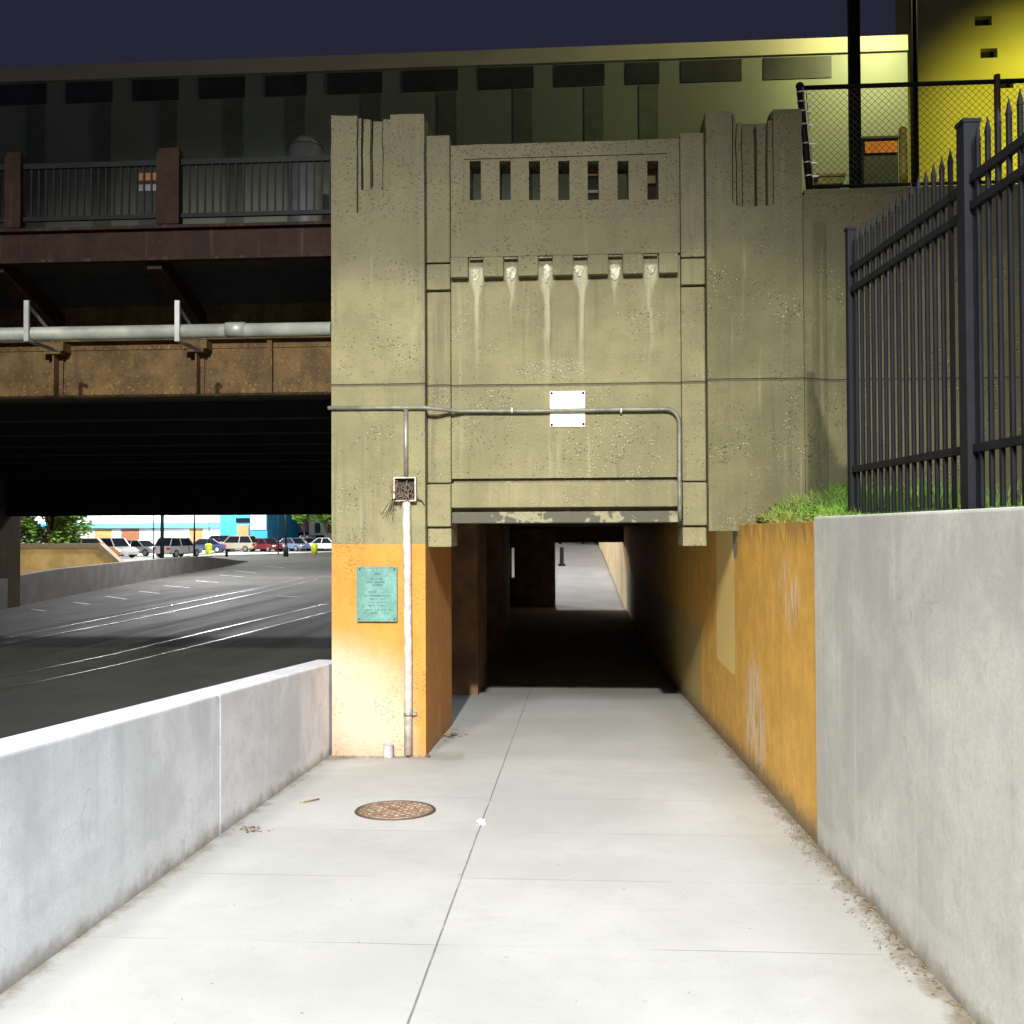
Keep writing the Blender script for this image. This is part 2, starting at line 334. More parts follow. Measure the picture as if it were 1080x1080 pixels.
def m_orange_wall():
    t = NT('orange_painted_wall'); x, y, z = t.xyz()
    pc = orange_paint(t, None, (.88, .49, .085))
    st = t.noise(1, 5, .65, t.mapv(t.pos, (1, 13, .6))); pc = t.mix(t.ramp(st, .5, .72, 0, .3), pc, (.48, .27, .08))
    st = t.noise(1, 5, .65, t.mapv(t.pos, (1, 10, .5), (2, 4, 1))); pc = t.mix(t.ramp(st, .55, .75, 0, .4), pc, (.70, .42, .12))
    # green-black drips under the top edge
    tp = t.math('ADD', z, t.math('MULTIPLY', t.noise(1, 5, .7, t.mapv(t.pos, (1, 16, .5))), .5)); pc = t.mix(t.ramp(tp, 1.68, 1.92, 0, .45), pc, (.10, .075, .03))
    # scraped white marks
    def scrape(yc, zc, ry, rz, lo, k, seed):
        ey = t.math('DIVIDE', t.math('SUBTRACT', y, yc), ry); ez = t.math('DIVIDE', t.math('SUBTRACT', z, zc), rz)
        r = t.math('ADD', t.math('MULTIPLY', ey, ey), t.math('MULTIPLY', ez, ez))
        nn = t.noise(1, 5, .7, t.mapv(t.pos, (1, k, 3.0), (seed, seed, 0)))
        return t.math('MULTIPLY', t.ramp(r, .1, 1.0, 1, 0), t.ramp(nn, lo, lo + .1))
    s1 = scrape(6.75, 1.15, .42, .33, .50, 24, 3); s2 = scrape(8.05, -.05, .55, .75, .46, 14, 8)
    pc = t.mix(t.math('MAXIMUM', t.math('MULTIPLY', s1, .9), t.math('MULTIPLY', s2, .8)), pc, (.80, .74, .62))
    sp = t.math('MULTIPLY', t.ramp(t.voro(20), .06, .10, 1, 0), t.ramp(t.noise(3, 2), .5, .6)); pc = t.mix(t.math('MULTIPLY', sp, .8), pc, (.10, .06, .03))
    # the flat yellow-olive repaint just inside the mouth
    rp = t.math('MULTIPLY', t.math('GREATER_THAN', t.math('ADD', y, t.math('MULTIPLY', t.noise(3, 3), .05)), 9.02), t.math('LESS_THAN', y, 10.15))
    rp = t.math('MULTIPLY', rp, t.math('GREATER_THAN', t.math('ADD', z, t.math('MULTIPLY', t.noise(5, 3), .06)), .30))
    pc = t.mix(t.math('MULTIPLY', rp, .85), pc, (.98, .74, .26))
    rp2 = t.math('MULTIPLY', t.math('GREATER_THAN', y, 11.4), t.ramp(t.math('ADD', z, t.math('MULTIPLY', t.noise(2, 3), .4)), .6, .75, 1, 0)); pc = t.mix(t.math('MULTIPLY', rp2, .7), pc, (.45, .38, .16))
    # bare spalled spot by the corner
    ey = t.math('DIVIDE', t.math('SUBTRACT', y, 8.95), .16); ez = t.math('DIVIDE', t.math('SUBTRACT', z, 1.5), .22)
    r = t.math('ADD', t.math('ADD', t.math('MULTIPLY', ey, ey), t.math('MULTIPLY', ez, ez)), t.noise(9, 4)); sc = t.ramp(r, 1.1, 1.2, 1, 0)
    pc = t.mix(sc, pc, t.mix(t.ramp(t.voro(60), .2, .5), (.5, .48, .38), (.22, .2, .14)))
    foot = t.math('ADD', t.math('ADD', z, t.math('MULTIPLY', y, .048)), t.math('MULTIPLY', t.noise(7, 5, .7), -.32)); pc = t.mix(t.ramp(foot, -.14, .06, .9, 0), pc, (.22, .17, .10))
    return t.done(pc, .75, t.bump(t.math('ADD', t.noise(8, 5), t.math('MULTIPLY', sc, -.8)), .35, .012))
M['orange'] = m_orange_wall()
M['brownpaint'] = plain('dark_brown_paint', (.17, .085, .04), .75, 0, .35, 3, .004)  # one dark brown for the tunnel columns and inner walls

# ================================================================== SETTING
def ramp_z(y):
    if y < -8: return .384
    if y < 14.6: return -.048 * y
    if y < 29.5: return -.7008
    return min(-.7008 + .045 * (y - 29.5), .55)
b = B()
ys = [-26, -8, -6, -4, -2, 0, 2, 4, 6, 8, 10, 12, 14.6, 20, 29.5, 36, 44, 52, 61, 75]
prev = None
for y in ys:
    r_ = 1.42
    a = [b.verts.new((-2.26 if y < 31 else -6, y, ramp_z(y))), b.verts.new((1.44, y, ramp_z(y)))]
    if prev: b.faces.new([prev[0], prev[1], a[1], a[0]])
    prev = a
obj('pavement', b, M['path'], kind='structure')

RZ = -.80
b = B(); vs = [b.verts.new(p) for p in ((-120, -30, RZ), (-2.45, -30, RZ), (-2.45, 400, RZ), (-120, 400, RZ))]; b.faces.new(vs)
obj('road', b, M['asphalt'], kind='structure')
b = B(); vs = [b.verts.new(p) for p in ((-900, -200, -1.25), (900, -200, -1.25), (900, 1400, -1.25), (-900, 1400, -1.25))]; b.faces.new(vs)
obj('ground', b, plain('bare_ground', (.05, .045, .035), .95), kind='structure')
# car park paving beyond the bridge and its pale pavement along the kerb
M['lot'] = plain('car_park_concrete', (.36, .35, .33), .8, 0, .15, .8)
b = B(); pts = [gr(-40, 600, RZ), gr(118, 597.5, RZ), gr(170, 591, RZ), gr(225, 587, RZ), gr(352, 583.5, RZ)]
front = [b.verts.new((p.x, p.y, RZ + .12)) for p in pts]; back = [b.verts.new((p.x * 1.6 - 5, 230, RZ + .12)) for p in pts]; kerb = [b.verts.new((p.x, p.y, RZ - .05)) for p in pts]
for i in range(len(pts) - 1):
    b.faces.new([front[i], front[i + 1], back[i + 1], back[i]]); b.faces.new([kerb[i], kerb[i + 1], front[i + 1], front[i]])
obj('car_park_ground', b, M['lot'], kind='structure')
# stall ticks on the far side of the road
M['white_line'] = plain('worn_white_paint', (.30, .30, .29), .8, 0, .5, 1.5)
b = B()
for (x0, y0, x1, y1) in ((33, 642.5, 48, 644.5), (77, 635, 95, 637.5), (112, 629, 133, 632), (147, 623.5, 168, 626), (173, 617.5, 200, 620), (207, 612.5, 230, 614.5), (232, 606.5, 256, 608.5), (247, 602, 270, 604.5), (280, 597, 300, 599), (292, 628.5, 318, 629.8), (150, 650, 185, 646)):
    p, q = gr(x0, y0, RZ), gr(x1, y1, RZ); d = (q - p).normalized(); n = Vector((-d.y, d.x, 0)) * .07
    b.faces.new([b.verts.new(Vector((v.x, v.y, RZ + .004))) for v in (p - n, q - n, q + n, p + n)])
obj('road_markings', b, M['white_line'], kind='structure')

# embankment behind the right wall, rising to the wing wall
def emb_z(x, y):
    s = min(max((x - 1.62) / .9, 0), 1); g = min(max((y - 5.2) / 3.6, 0), 1)
    return 1.60 + .28 * s * g * g + .05 * noise.noise(Vector((x * 2, y * 2, 0))) * s + .10 * max(0, (y - 8)) * (1 - s)
b = B(); xs = [1.58 + .2 * i for i in range(14)] + [5, 8, 14, 30]; yy = [-26, -12, -4, 0] + [1.5 + .25 * i for i in range(31)] + [9.13]
g = [[b.verts.new((x, y, emb_z(x, y))) for x in xs] for y in yy]
for i in range(len(yy) - 1):
    for j in range(len(xs) - 1): b.faces.new([g[i][j], g[i][j + 1], g[i + 1][j + 1], g[i + 1][j]])
obj('embankment', b, plain('embankment_soil', (.09, .075, .04), .95, 0, .4, 8, .02), kind='structure', smooth=True)

# grass on it
def m_grass(name='grass_blades'):
    t = NT(name); w = t.n.new('ShaderNodeObjectInfo'); n = t.noise(9, 3, .6); n2 = t.noise(1.8, 2)
    c = t.mix(t.ramp(n, .35, .65), (.08, .22, .02), (.25, .42, .05)); x, y, z = t.xyz(); c = t.mix(t.ramp(n2, .5, .68, 0, .6), c, (.24, .20, .07)); c = t.mix(t.ramp(t.math('ADD', x, t.math('MULTIPLY', n2, .3)), 1.72, 1.95, .75, 0), c, (.25, .20, .05))
    c = t.mix(t.ramp(t.noise(30, 2), .5, .7, 0, .6), c, (.03, .07, .012))
    return t.done(c, .6, Subsurface_Weight=0.0)
M['grass'] = m_grass()
b = B(); rnd = random.Random(3)
def blade(x, y, h, lean=.5):
    z = emb_z(x, y) - .01; a = rnd.uniform(0, 6.283); w = rnd.uniform(.003, .006) * (1 + h); dx, dy = math.cos(a) * w, math.sin(a) * w
    l = rnd.uniform(.1, lean) * h; a2 = rnd.uniform(0, 6.283); lx, ly = math.cos(a2) * l, math.sin(a2) * l
    v = [b.verts.new(p) for p in ((x - dx, y - dy, z), (x + dx, y + dy, z), (x + dx * .7 + lx * .35, y + dy * .7 + ly * .35, z + h * .6), (x - dx * .7 + lx * .35, y - dy * .7 + ly * .35, z + h * .6), (x + lx, y + ly, z + h))]
    b.faces.new(v[:4]); b.faces.new([v[3], v[2], v[4]])
for i in range(26000):
    y = rnd.uniform(3.2, 9.05); x = 1.60 + abs(rnd.gauss(0, 1)) * .75
    if x > 4.2: continue
    cl = noise.noise(Vector((x * 2.2, y * 2.2, 4))) + .55
    if rnd.random() > cl * 1.25: continue
    k = min(max((y - 6.2) / 1.6, 0), 1)
    edge = min(1, (x - 1.58) / .25)
    h = (rnd.uniform(.03, .09) + k * rnd.uniform(.02, .14) * (.4 + cl)) * (.45 + .55 * edge)
    blade(x, y, h, .9)
for i in range(5200):
    y = 6.4 + 2.6 * rnd.random() ** .8; x = 1.57 + abs(rnd.gauss(0, 1)) * .45
    cl = noise.noise(Vector((x * 4, y * 3, 8)))
    if cl < -.12 or x > 3: continue
    z = emb_z(x, y) + rnd.random() * (.05 + .22 * max(0, cl) * min(1, (y - 6.2) / 1.5)) * min(1, (x - 1.45) / .3); s_ = rnd.uniform(.008, .02)
    rot = Matrix.Rotation(rnd.uniform(0, 6.28), 3, 'Z') @ Matrix.Rotation(rnd.uniform(-1, 1), 3, 'X')
    b.faces.new([b.verts.new(Vector((x, y, z)) + rot @ Vector(k) * s_) for k in ((-1.3, 0, 0), (0, -.6, .1), (1.3, 0, 0), (0, .6, .1))])
tag(obj('grass', b, M['grass']), 'green grass and weeds on the bank above the orange wall', 'grass', kind='stuff')

# ================================================================== PORTAL
P = thing('concrete_portal', 'weathered art deco concrete portal of the pedestrian underpass with slotted parapet', 'portal', (-.45, YF, -.43))
XL0, XL1, XP1 = X_(349.5, YF), X_(448, YF), X_(474, YF)
XR0, XR1, XR2 = X_(720, YF), X_(746.5, YF), X_(848, YF)
zt = Z_(121, YF, 400)
rx0, rx1 = X_(375, YF, 180), X_(411, YF, 180)
body = boxed(XL0, XL1, YF, 10.6, -.8, zt)
def slot(x0, x1, z0, z1, d, y=YF): return (x0, x1, y - .3, y + d, z0, z1)
W = lambda px: X_(px, YF, 170)
pb = carve(body, [slot(W(376), W(411), Z_(224, YF, 400), zt + .3, .07), slot(W(379), W(411.5), Z_(197, YF, 400), zt + .31, .10), slot(W(388), W(401), Z_(193, YF, 400), zt + .32, .15)] + [slot(W(q_), W(q_ + 1.8), Z_(196, YF, 400), zt + .33, .24) for q_ in (379, 388.2, 400, 409.5)])
roughen(pb, .22, .012, 1, 4.9)
obj('pier', pb, M['pier'], P)
# right pier: overhangs the path above head height, lower part stands on the tunnel wall line
b = boxed(XR1, XR2, YF, 10.6, Z_(560, YF, 760), Z_(116, YF, 800))
pb = carve(b, [slot(W(772), W(816), Z_(216, YF, 800), 6, .05), slot(W(777), W(811), Z_(217, YF, 800), 6.01, .085), slot(W(784), W(800), Z_(217.5, YF, 800), 6.02, .14)] + [slot(W(q_), W(q_ + 1.8), Z_(215, YF, 800), 6.04, .24) for q_ in (777, 784.2, 798.5, 809)] + [slot(W(773), W(774), Z_(210, YF, 800), 6.05, .1), slot(W(776), W(815), Z_(125, YF, 800), 6.03, .3)])
roughen(pb, .22, .016, 5, 4.9)
obj('pier', pb, M['dimconc'], P)
obj('pier_base', boxed(1.42 + .03, XR2 - .003, YF + .02, 10.6, .9, Z_(560, YF, 760)), M['dimconc'], P)
# pilasters, stepped back from the piers
def pilaster(x0, x1, side, ztop):
    b = B(); y0 = YF + .10
    for (za, zb, dy) in ((Z_(272, YF), ztop, 0), (Z_(301, YF), Z_(273.5, YF), .0), (Z_(508, YF), Z_(303, YF), .02), (Z_(555, YF), Z_(510, YF), -.01), (Z_(577, YF), Z_(557, YF), .03)):
        box(b, x0, x1, y0 + dy, 9.35, za, zb)
    obj('pilaster', b, M['portal'], P, bevel=.012)
    obj('pilaster_core', boxed(x0 + .004, x1 - .004, y0 + .05, 9.33, Z_(576, YF), ztop - .01), M['darkconc'], P)
pilaster(XL1 + .004, XP1 - .004, -1, Z_(138, YF, 460)); pilaster(XR0 + .004, XR1 - .004, 1, Z_(135, YF, 735))
# parapet with seven slots
yp = YF + .14; ztp = Z_(143.5, YF, 595)
b = boxed(XP1, XR0, yp, yp + .34, Z_(228, YF), ztp)
cuts = [(X_(px - 6, YF, 185), X_(px + 6, YF, 185), yp - .2, yp + .6, Z_(205, YF, px), Z_(163, YF, px)) for px in (499.5, 531.5, 563, 594.5, 626, 658, 690)]
cuts.append((X_(488, YF), X_(706, YF), yp - .2, yp + .012, Z_(207.5, YF), Z_(160, YF)))
pb = carve(b, cuts); roughen(pb, .3, .006, 9, 5.0); obj('parapet', pb, M['portal'], P)
obj('frieze', boxed(XP1, XR0, yp - .03, yp + .5, Z_(267, YF), Z_(228.6, YF)), M['portal'], P, bevel=.012)
obj('wall_panel', boxed(XP1, XR0, yp + .01, yp + .6, Z_(503.5, YF), Z_(267, YF) - .002), M['panel'], P)
for i in range(7):
    cx = GAP0 + (i - .5) * GAPS; w = GAPS * (.29 if 0 < i < 6 else .27)
    obj('dentil', boxed(max(cx - w, XP1 + .003), min(cx + w, XR0 - .003), yp - .07, yp + .008, Z_(289, YF), Z_(268, YF)), M['portal'], P, bevel=.01)
for i in range(6):
    cx = GAP0 + i * GAPS
    obj('drain_shadow_strip', boxed(cx - .062, cx + .062, yp - .035, yp + .008, Z_(269.5, YF), Z_(268, YF)), M['darkconc'], P)  # dark strip standing for the shadow over each gap
    b = B(); zc = Z_(283, YF)
    bmesh.ops.create_uvsphere(b, u_segments=16, v_segments=10, radius=.055)
    for v in b.verts:
        v.co = Vector((v.co.x * (.9 if v.co.z > 0 else .75), v.co.y * .45, v.co.z * (.9 if v.co.z > 0 else 1.7)))
        kx, kz = (.8, 1.05, .7, .95, 1.1, .75)[i], (.7, .9, 1.2, .8, 1.0, .6)[i]
        v.co = Vector((v.co.x * kx, v.co.y * .55, v.co.z * kz)) + Vector((1, .3, 1)) * .016 * noise.noise(v.co * 28 + Vector((i * 3, 0, 0))); v.co += Vector((cx + .012 * (i % 3 - 1), yp + .008, zc + .006 * i % .02))
    obj('drain_crust', b, M['lime'], P, smooth=True)
# lintel: three stepped bands
obj('lintel', boxed(XP1, XR0, yp - .04, 9.35, Z_(535, YF), Z_(508.5, YF)), M['portal'], P, bevel=.012)
obj('lintel_groove', boxed(XP1 + .01, XR0 - .01, yp + .06, 9.3, Z_(552, YF), Z_(504, YF)), M['darkconc'], P)  # dark core strengthens the groove's shading
def m_soffit():
    t = NT('peeling_soffit_edge'); n = t.noise(4, 5, .7); c = t.mix(t.ramp(n, .47, .52), (.075, .07, .05), (.22, .20, .12)); n2 = t.noise(30, 4); c = t.mix(t.ramp(n2, .5, .7, 0, .6), c, (.07, .06, .04)); return t.done(c, .9, t.bump(n, .6, .01))
obj('lintel_edge', boxed(XP1, XR0, yp + .0, 9.35, Z_(551.5, YF), Z_(539.5, YF)), m_soffit(), P, bevel=.008)

# ================================================================== TUNNEL
T = thing('pedestrian_tunnel', 'dark pedestrian tunnel running under the railway behind the portal', 'tunnel', (-.4, 10.7, -.7))
ztc = Z_(551, YF)
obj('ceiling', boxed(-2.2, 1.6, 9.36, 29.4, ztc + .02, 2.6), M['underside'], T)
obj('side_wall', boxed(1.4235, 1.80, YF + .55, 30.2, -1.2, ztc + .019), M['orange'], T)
for (y0, y1, x0, x1) in ((13.3, 14.7, -2.2, -1.33), (18.1, 19.5, -2.2, -1.35), (23.2, 24.2, -2.6, -1.62)):
    obj('column', boxed(x0, x1, y0, y1, -1.2, ztc + .019), M['brownpaint'], T, bevel=.02)
obj('end_column', boxed(X_(541.5, 29), X_(584, 29), 29.0, 29.9, -1.2, 1.6), M['brownpaint'], T)
obj('light_block_wall', boxed(-2.6, -2.25, 14.72, 29.4, -1.2, ztc + .018), M['brownpaint'], T)  # added wall, shuts car park light out of the tunnel
obj('end_wall', boxed(-2.6, X_(537, 29), 29.41, 29.9, -1.2, 1.6), M['brownpaint'], T)
obj('gap_sill', boxed(X_(537, 29) + .003, X_(541.5, 29) - .003, 29.3, 29.8, -1.2, Z_(610, 29, 539)), M['brownpaint'], T)
obj('gap_head', boxed(X_(537, 29) + .003, X_(541.5, 29) - .003, 29.3, 29.8, Z_(578, 29, 539), 1.6), M['brownpaint'], T)
obj('end_beam', boxed(-2.6, 1.9, 29.41, 30.2, Z_(572, 29.5, 620), 2.6), M['underside'], T)

# ================================================================== WALLS BESIDE THE PATH
# left barrier between path and road
def top_left(y): return .73 - .067 * (y - 3.8)
b = B(); rings = []
ys = [-14, -4, 0, 2, 4, 5.98, 6.0, 8, 8.92]
def wall_strip(y0, y1, seg=8):
    b = B(); prev = None
    for i in range(seg + 1):
        y = y0 + (y1 - y0) * i / seg; t = min(top_left(y), 1.25)
        a = [b.verts.new(p) for p in ((-2.215, y, ramp_z(y) - .2), (-2.215, y, t), (-2.47, y, t + .004), (-2.49, y, -1.0))]
        if prev:
            for k in range(4): b.faces.new([prev[k], prev[(k + 1) % 4], a[(k + 1) % 4], a[k]])
        else: b.faces.new(a[::-1])
        prev = a
    b.faces.new(prev); bmesh.ops.recalc_face_normals(b, faces=b.faces); return b
jy = gr(230, 877, 0).y
wl = thing('concrete_barrier', 'low pale concrete barrier between the footpath and the road', 'wall', (-2.37, 4, -.4))
jy = 6.02
obj('wall_section', wall_strip(-10, jy - .006), M['barrier'], wl, bevel=.012)
obj('wall_section', wall_strip(jy + .006, 9.3), M['barrier'], wl, bevel=.012)
b = B(); box(b, -2.46, -2.219, jy - .006, jy + .006, -.5, top_left(jy) - .012); obj('joint_filler', b, plain('grey_sealant', (.75, .75, .73), .7), wl)
# right walls
JY = at(853, 700, 6).x
yj = 1.42 / ((853 - 607) / F) * .998
yj = 6.0
o = obj('retaining_wall', boxed(1.42, 1.66, -12, yj - .0015, -.6, 1.665), M['retain'], bevel=.012); rebase(o, (1.54, 2, -.1))
tag(o, 'bare grey concrete retaining wall at the right under the black picket fence', 'wall')
b = boxed(1.423, 1.62, yj + .0015, YF + .548, -.7, 1.635); roughen(b, .25, .012, 3, 1.5)
o = obj('painted_wall', b, M['orange']); rebase(o, (1.5, 7.4, -.4))
tag(o, 'orange painted wall stretch with white scrapes leading to the tunnel mouth', 'wall')
# wing wall right of the portal
YW = YF + .13; zw = Z_(204, YW, 900)
wg = thing('wing_wall', 'tall dark concrete wing wall behind the picket fence, right of the portal', 'wall', (4, YW, 1.6))
obj('wall_face', boxed(XR2 + .012, 26, YW, YW + .5, .8, zw), M['dimconc'], wg, bevel=.015)
b = B(); xa, xb = XR2 + .012, X_(874, YW)
prism(b, [(xa, YW, 1), (xa, YW - .09, 1), (xa + .08, YW - .09, 1), (xb, YW - .001, 1)], (0, 0, zw - 1.25)); obj('corner_fillet', b, M['dimconc'], wg, bevel=.02)
obj('coping', boxed(X_(852, YW), 26, YW + .06, YW + .6, zw + .002, zw + .07), M['dimconc'], wg, bevel=.012)

# ================================================================== DEBRIS
M['leaf'] = plain('dry_leaf_litter', (.20, .14, .07), .9, 0, .5, 40)
def litter(name, label, cat, pts, n, rnd, size, hz=.02):
    b = B()
    for i in range(n):
        (x0, y0), (x1, y1), w = rnd.choice(pts); t = rnd.random(); x = x0 + (x1 - x0) * t + rnd.gauss(0, w); y = y0 + (y1 - y0) * t + rnd.gauss(0, w)
        x = min(max(x, -2.235), 1.41)
        if -2.2 < x < -1.3 and y > 8.72: y = 8.72 - rnd.random() * .04
        s = rnd.uniform(.3, 1) * size; a = rnd.uniform(0, 6.28); l = rnd.uniform(1, 3.2)
        z = ramp_z(y) + .003 + rnd.random() * hz
        vs = []
        for (u, v) in ((-l, 0), (0, -.6), (l, 0), (0, .6)):
            vs.append(b.verts.new((x + (u * math.cos(a) - v * math.sin(a)) * s, y + (u * math.sin(a) + v * math.cos(a)) * s, z + rnd.uniform(0, .8) * s)))
        b.faces.new(vs)
    return tag(obj(name, b, M['leaf']), label, cat, kind='stuff')
rr = random.Random(11)
litter('leaf_litter', 'dry leaves, twigs and grit along the foot of the right wall', 'litter', [((1.395, 1.5), (1.395, 12), .018), ((1.36, 4), (1.37, 10), .05)], 2600, rr, .006)
litter('path_litter', 'scattered leaves and grit on the left of the path', 'litter', [((-2.23, 1.5), (-2.23, 8.6), .012), ((-2.16, 8.55), (-2.0, 8.66), .05), ((-2.1, 8.6), (-1.4, 8.7), .03), ((-1.3, 8.8), (-1.28, 10.5), .03)], 900, rr, .006)
litter('grit', 'tiny dark specks of grit strewn over the path', 'grit', [((-1.6, 2.2), (.9, 9), .7)], 160, rr, .0035, .001)
def clump(px, py, n, size, label, name='leaf_clump', seed=1):
    p = gr(px, py, 0); d = (p - CO); # iterate for the ramp
    for _ in range(6): p = gr(px, py, ramp_z(p.y))
    r = random.Random(seed); b = B()
    for i in range(n):
        a = r.uniform(0, 6.28); q = Vector((p.x + r.gauss(0, 1.6) * size, p.y + r.gauss(0, 1) * size, ramp_z(p.y) + r.uniform(.002, .6) * size))
        s = size * r.uniform(.3, .9); rot = Matrix.Rotation(a, 3, 'Z') @ Matrix.Rotation(r.uniform(-.7, .7), 3, 'X')
        vs = [b.verts.new(q + rot @ Vector(v) * s) for v in ((-1, 0, 0), (-.2, -.5, .12), (1, 0, .05), (.2, .5, .12))]; b.faces.new(vs)
    o = obj(name, b, M['leaf']); rebase(o, (p.x, p.y, ramp_z(p.y))); return tag(o, label, 'leaf litter')
clump(265, 876, 22, .028, 'small clump of brown leaves on the path near the left barrier', seed=2)
clump(352, 790, 90, .05, 'heap of dry leaves in the corner between barrier and painted pier', 'leaf_heap', 3)
clump(474, 777, 26, .05, 'flattened brown scrap at the inner foot of the left pier', 'leaf_scrap', 4)
p = gr(327, 846, 0)
for _ in range(6): p = gr(327, 846, ramp_z(p.y))
b = B(); tube(b, [p + Vector((-.06, -.05, .006)), p + Vector((0, 0, .012)), p + Vector((.05, .06, .008))], .005, 6); o = obj('twig', b, M['leaf']); rebase(o, p); tag(o, 'short dark twig lying on the path left of the manhole', 'twig')
p = gr(508, 869, 0)
for _ in range(6): p = gr(508, 869, ramp_z(p.y))
b = B(); bmesh.ops.create_icosphere(b, subdivisions=3, radius=.030)
for v in b.verts: v.co *= 1 + .55 * noise.noise(v.co * 45); v.co.z *= .6; v.co += p + Vector((0, 0, .014))
o = obj('paper_scrap', b, plain('white_paper', (.85, .85, .84), .7)); rebase(o, p); tag(o, 'crumpled white paper scrap on the long path joint', 'litter')

# manhole
p = gr(417, 855, 0)
for _ in range(6): p = gr(417, 855, ramp_z(p.y))
mh = thing('manhole_cover', 'rusty round manhole cover in the path before the painted pier', 'manhole cover', p)
sl = Matrix.Translation(p) @ Matrix.Rotation(-math.atan(.048), 4, 'X')
def m_iron():
    t = NT('rusty_cast_iron'); n = t.noise(14, 5, .7); c = t.mix(t.ramp(n, .35, .65), (.16, .09, .055), (.36, .25, .18)); c = t.mix(t.ramp(t.noise(50, 3), .5, .65, 0, .7), c, (.42, .36, .26)); return t.done(c, .65, t.bump(t.noise(60, 3), .5, .004), .3)
mi = m_iron()
b = B(); bmesh.ops.create_cone(b, cap_ends=True, segments=48, radius1=.255, radius2=.25, depth=.012, matrix=sl @ Matrix.Translation((0, 0, .004)))
for i in range(-6, 7):
    for j in range(-6, 7):
        x, y = i * .036, j * .036
        if .05 < math.hypot(x, y) < .225 and (i + j) % 2 == 0:
            bmesh.ops.create_cube(b, size=1, matrix=sl @ Matrix.Translation((x, y, .012)) @ Matrix.Rotation(.5, 4, 'Z') @ Matrix.Diagonal((.026, .018, .007, 1)))
obj('lid', b, mi, mh)
b = B(); v0 = []; N = 48
for k in range(N):
    a = 2 * math.pi * k / N; c_, s_ = math.cos(a), math.sin(a)
    v0.append([b.verts.new(sl @ Vector((c_ * r, s_ * r, z))) for r, z in ((.258, -.01), (.258, .008), (.272, .009), (.278, .001))])
for k in range(N):
    for i in range(3): b.faces.new([v0[k][i], v0[(k + 1) % N][i], v0[(k + 1) % N][i + 1], v0[k][i + 1]])
bmesh.ops.recalc_face_normals(b, faces=b.faces); obj('frame', b, plain('dark_iron_frame', (.09, .06, .045), .7, .3), mh)

# ================================================================== FITTINGS ON THE PORTAL
M['galv'] = plain('old_galvanised_steel', (.25, .24, .20), .55, .5, .25, 12)
M['conduit_dark'] = plain('dull_grey_conduit', (.17, .165, .12), .6, .3, .25, 15)
M['conduit_white'] = plain('pale_plastic_conduit', (.44, .39, .33), .6, 0, .25, 10)
cd = thing('conduit_run', 'thin grey conduit running across the portal and bending down at the lintel', 'conduit', (-.5, YF, 2.6))
yc1 = YF - .022; yc2 = yp - .03
pts = [at(346, 430.5, yc1), at(400, 430, yc1), at(447, 430, yc1), at(458, 431, yc1), at(482, 433.5, yc2 - .02), at(490, 433.5, yc2), at(560, 433.5, yc2), at(650, 432, yc2), at(702, 431.5, yc2)]
for k in range(1, 7):
    a = k / 6 * math.pi / 2; pts.append(at(702 + 14.5 * math.sin(a), 431.5 + 14.5 * (1 - math.cos(a)), yc2))
pts += [at(716.5, 500, yc2 - .02), at(716.8, 536, yc2 - .03), at(717.5, 549, yc2)]
b = B(); tube(b, pts, .019, 10); obj('pipe', b, M['conduit_dark'], cd)
b = B(); p0 = at(428, 430, yc1); bmesh.ops.create_uvsphere(b, u_segments=16, v_segments=8, radius=.055, matrix=Matrix.Translation(p0) @ Matrix.Diagonal((1.2, .45, .42, 1))); obj('junction', b, M['conduit_dark'], cd, smooth=True)
for px in (540, 655):
    b = B(); q = at(px, 433, yc2); tube(b, [q - Vector((.008, 0, 0)), q + Vector((.008, 0, 0))], .026, 10); obj('clip', b, plain('pale_clip', (.5, .5, .42), .6), cd)
b = B(); tube(b, [at(428, 431, yc1), at(428.2, 505, yc1)], .020, 10); obj('drop_pipe', b, M['galv'], cd)

jb = thing('junction_box', 'open broken electrical box with loose wires on the left pier', 'electrical box', at(428.5, 528, YF))
x0, x1 = at(416.5, 515, YF).x, at(440, 515, YF).x; z0, z1 = at(428, 529, YF).z, at(428, 503.5, YF).z
b = B(); e = .012
for q in ((x0, x0 + e, z0, z1), (x1 - e, x1, z0, z1), (x0 + e, x1 - e, z1 - e, z1), (x0 + e, x1 - e, z0, z0 + e)): box(b, q[0], q[1], YF - .075, YF - .001, q[2], q[3])
obj('box_frame', b, plain('scratched_box_metal', (.42, .36, .28), .6, .3, .4, 25), jb)
obj('box_back', boxed(x0 + e, x1 - e, YF - .012, YF - .002, z0 + e, z1 - e), plain('dark_box_back', (.03, .025, .02), .9), jb)
b = B(); rr = random.Random(5)
for i in range(34):
    s = Vector((rr.uniform(x0 + .03, x1 - .03), YF - .05, rr.uniform(z0 + .06, z1 - .02))); pts = [s]
    for k in range(4): pts.append(pts[-1] + Vector((rr.gauss(-.006, .020), rr.gauss(-.006, .01), rr.uniform(-.05, .012))))
    tube(b, pts, .0035, 5)
obj('wires', b, plain('old_cloth_wire', (.16, .11, .08), .8, 0, .5, 60), jb)
b = B()
for (dx, dz) in ((-.13, -.17), (-.09, -.19), (-.05, -.13), (-.03, -.22)):
    s = Vector((x0 + .02, YF - .06, z0 + .05)); tube(b, [s, s + Vector((dx * .4, -.02, dz * .3)), s + Vector((dx, -.01, dz))], .0028, 5)
s = Vector((x1 - .02, YF - .03, z0 + .02)); tube(b, [s, Vector((x1 + .04, YF - .02, z0 + .01)), Vector((XL1 - .005, YF - .008, z0 - .035))], .005, 6)
obj('loose_wires', b, M['blacksteel'], jb)

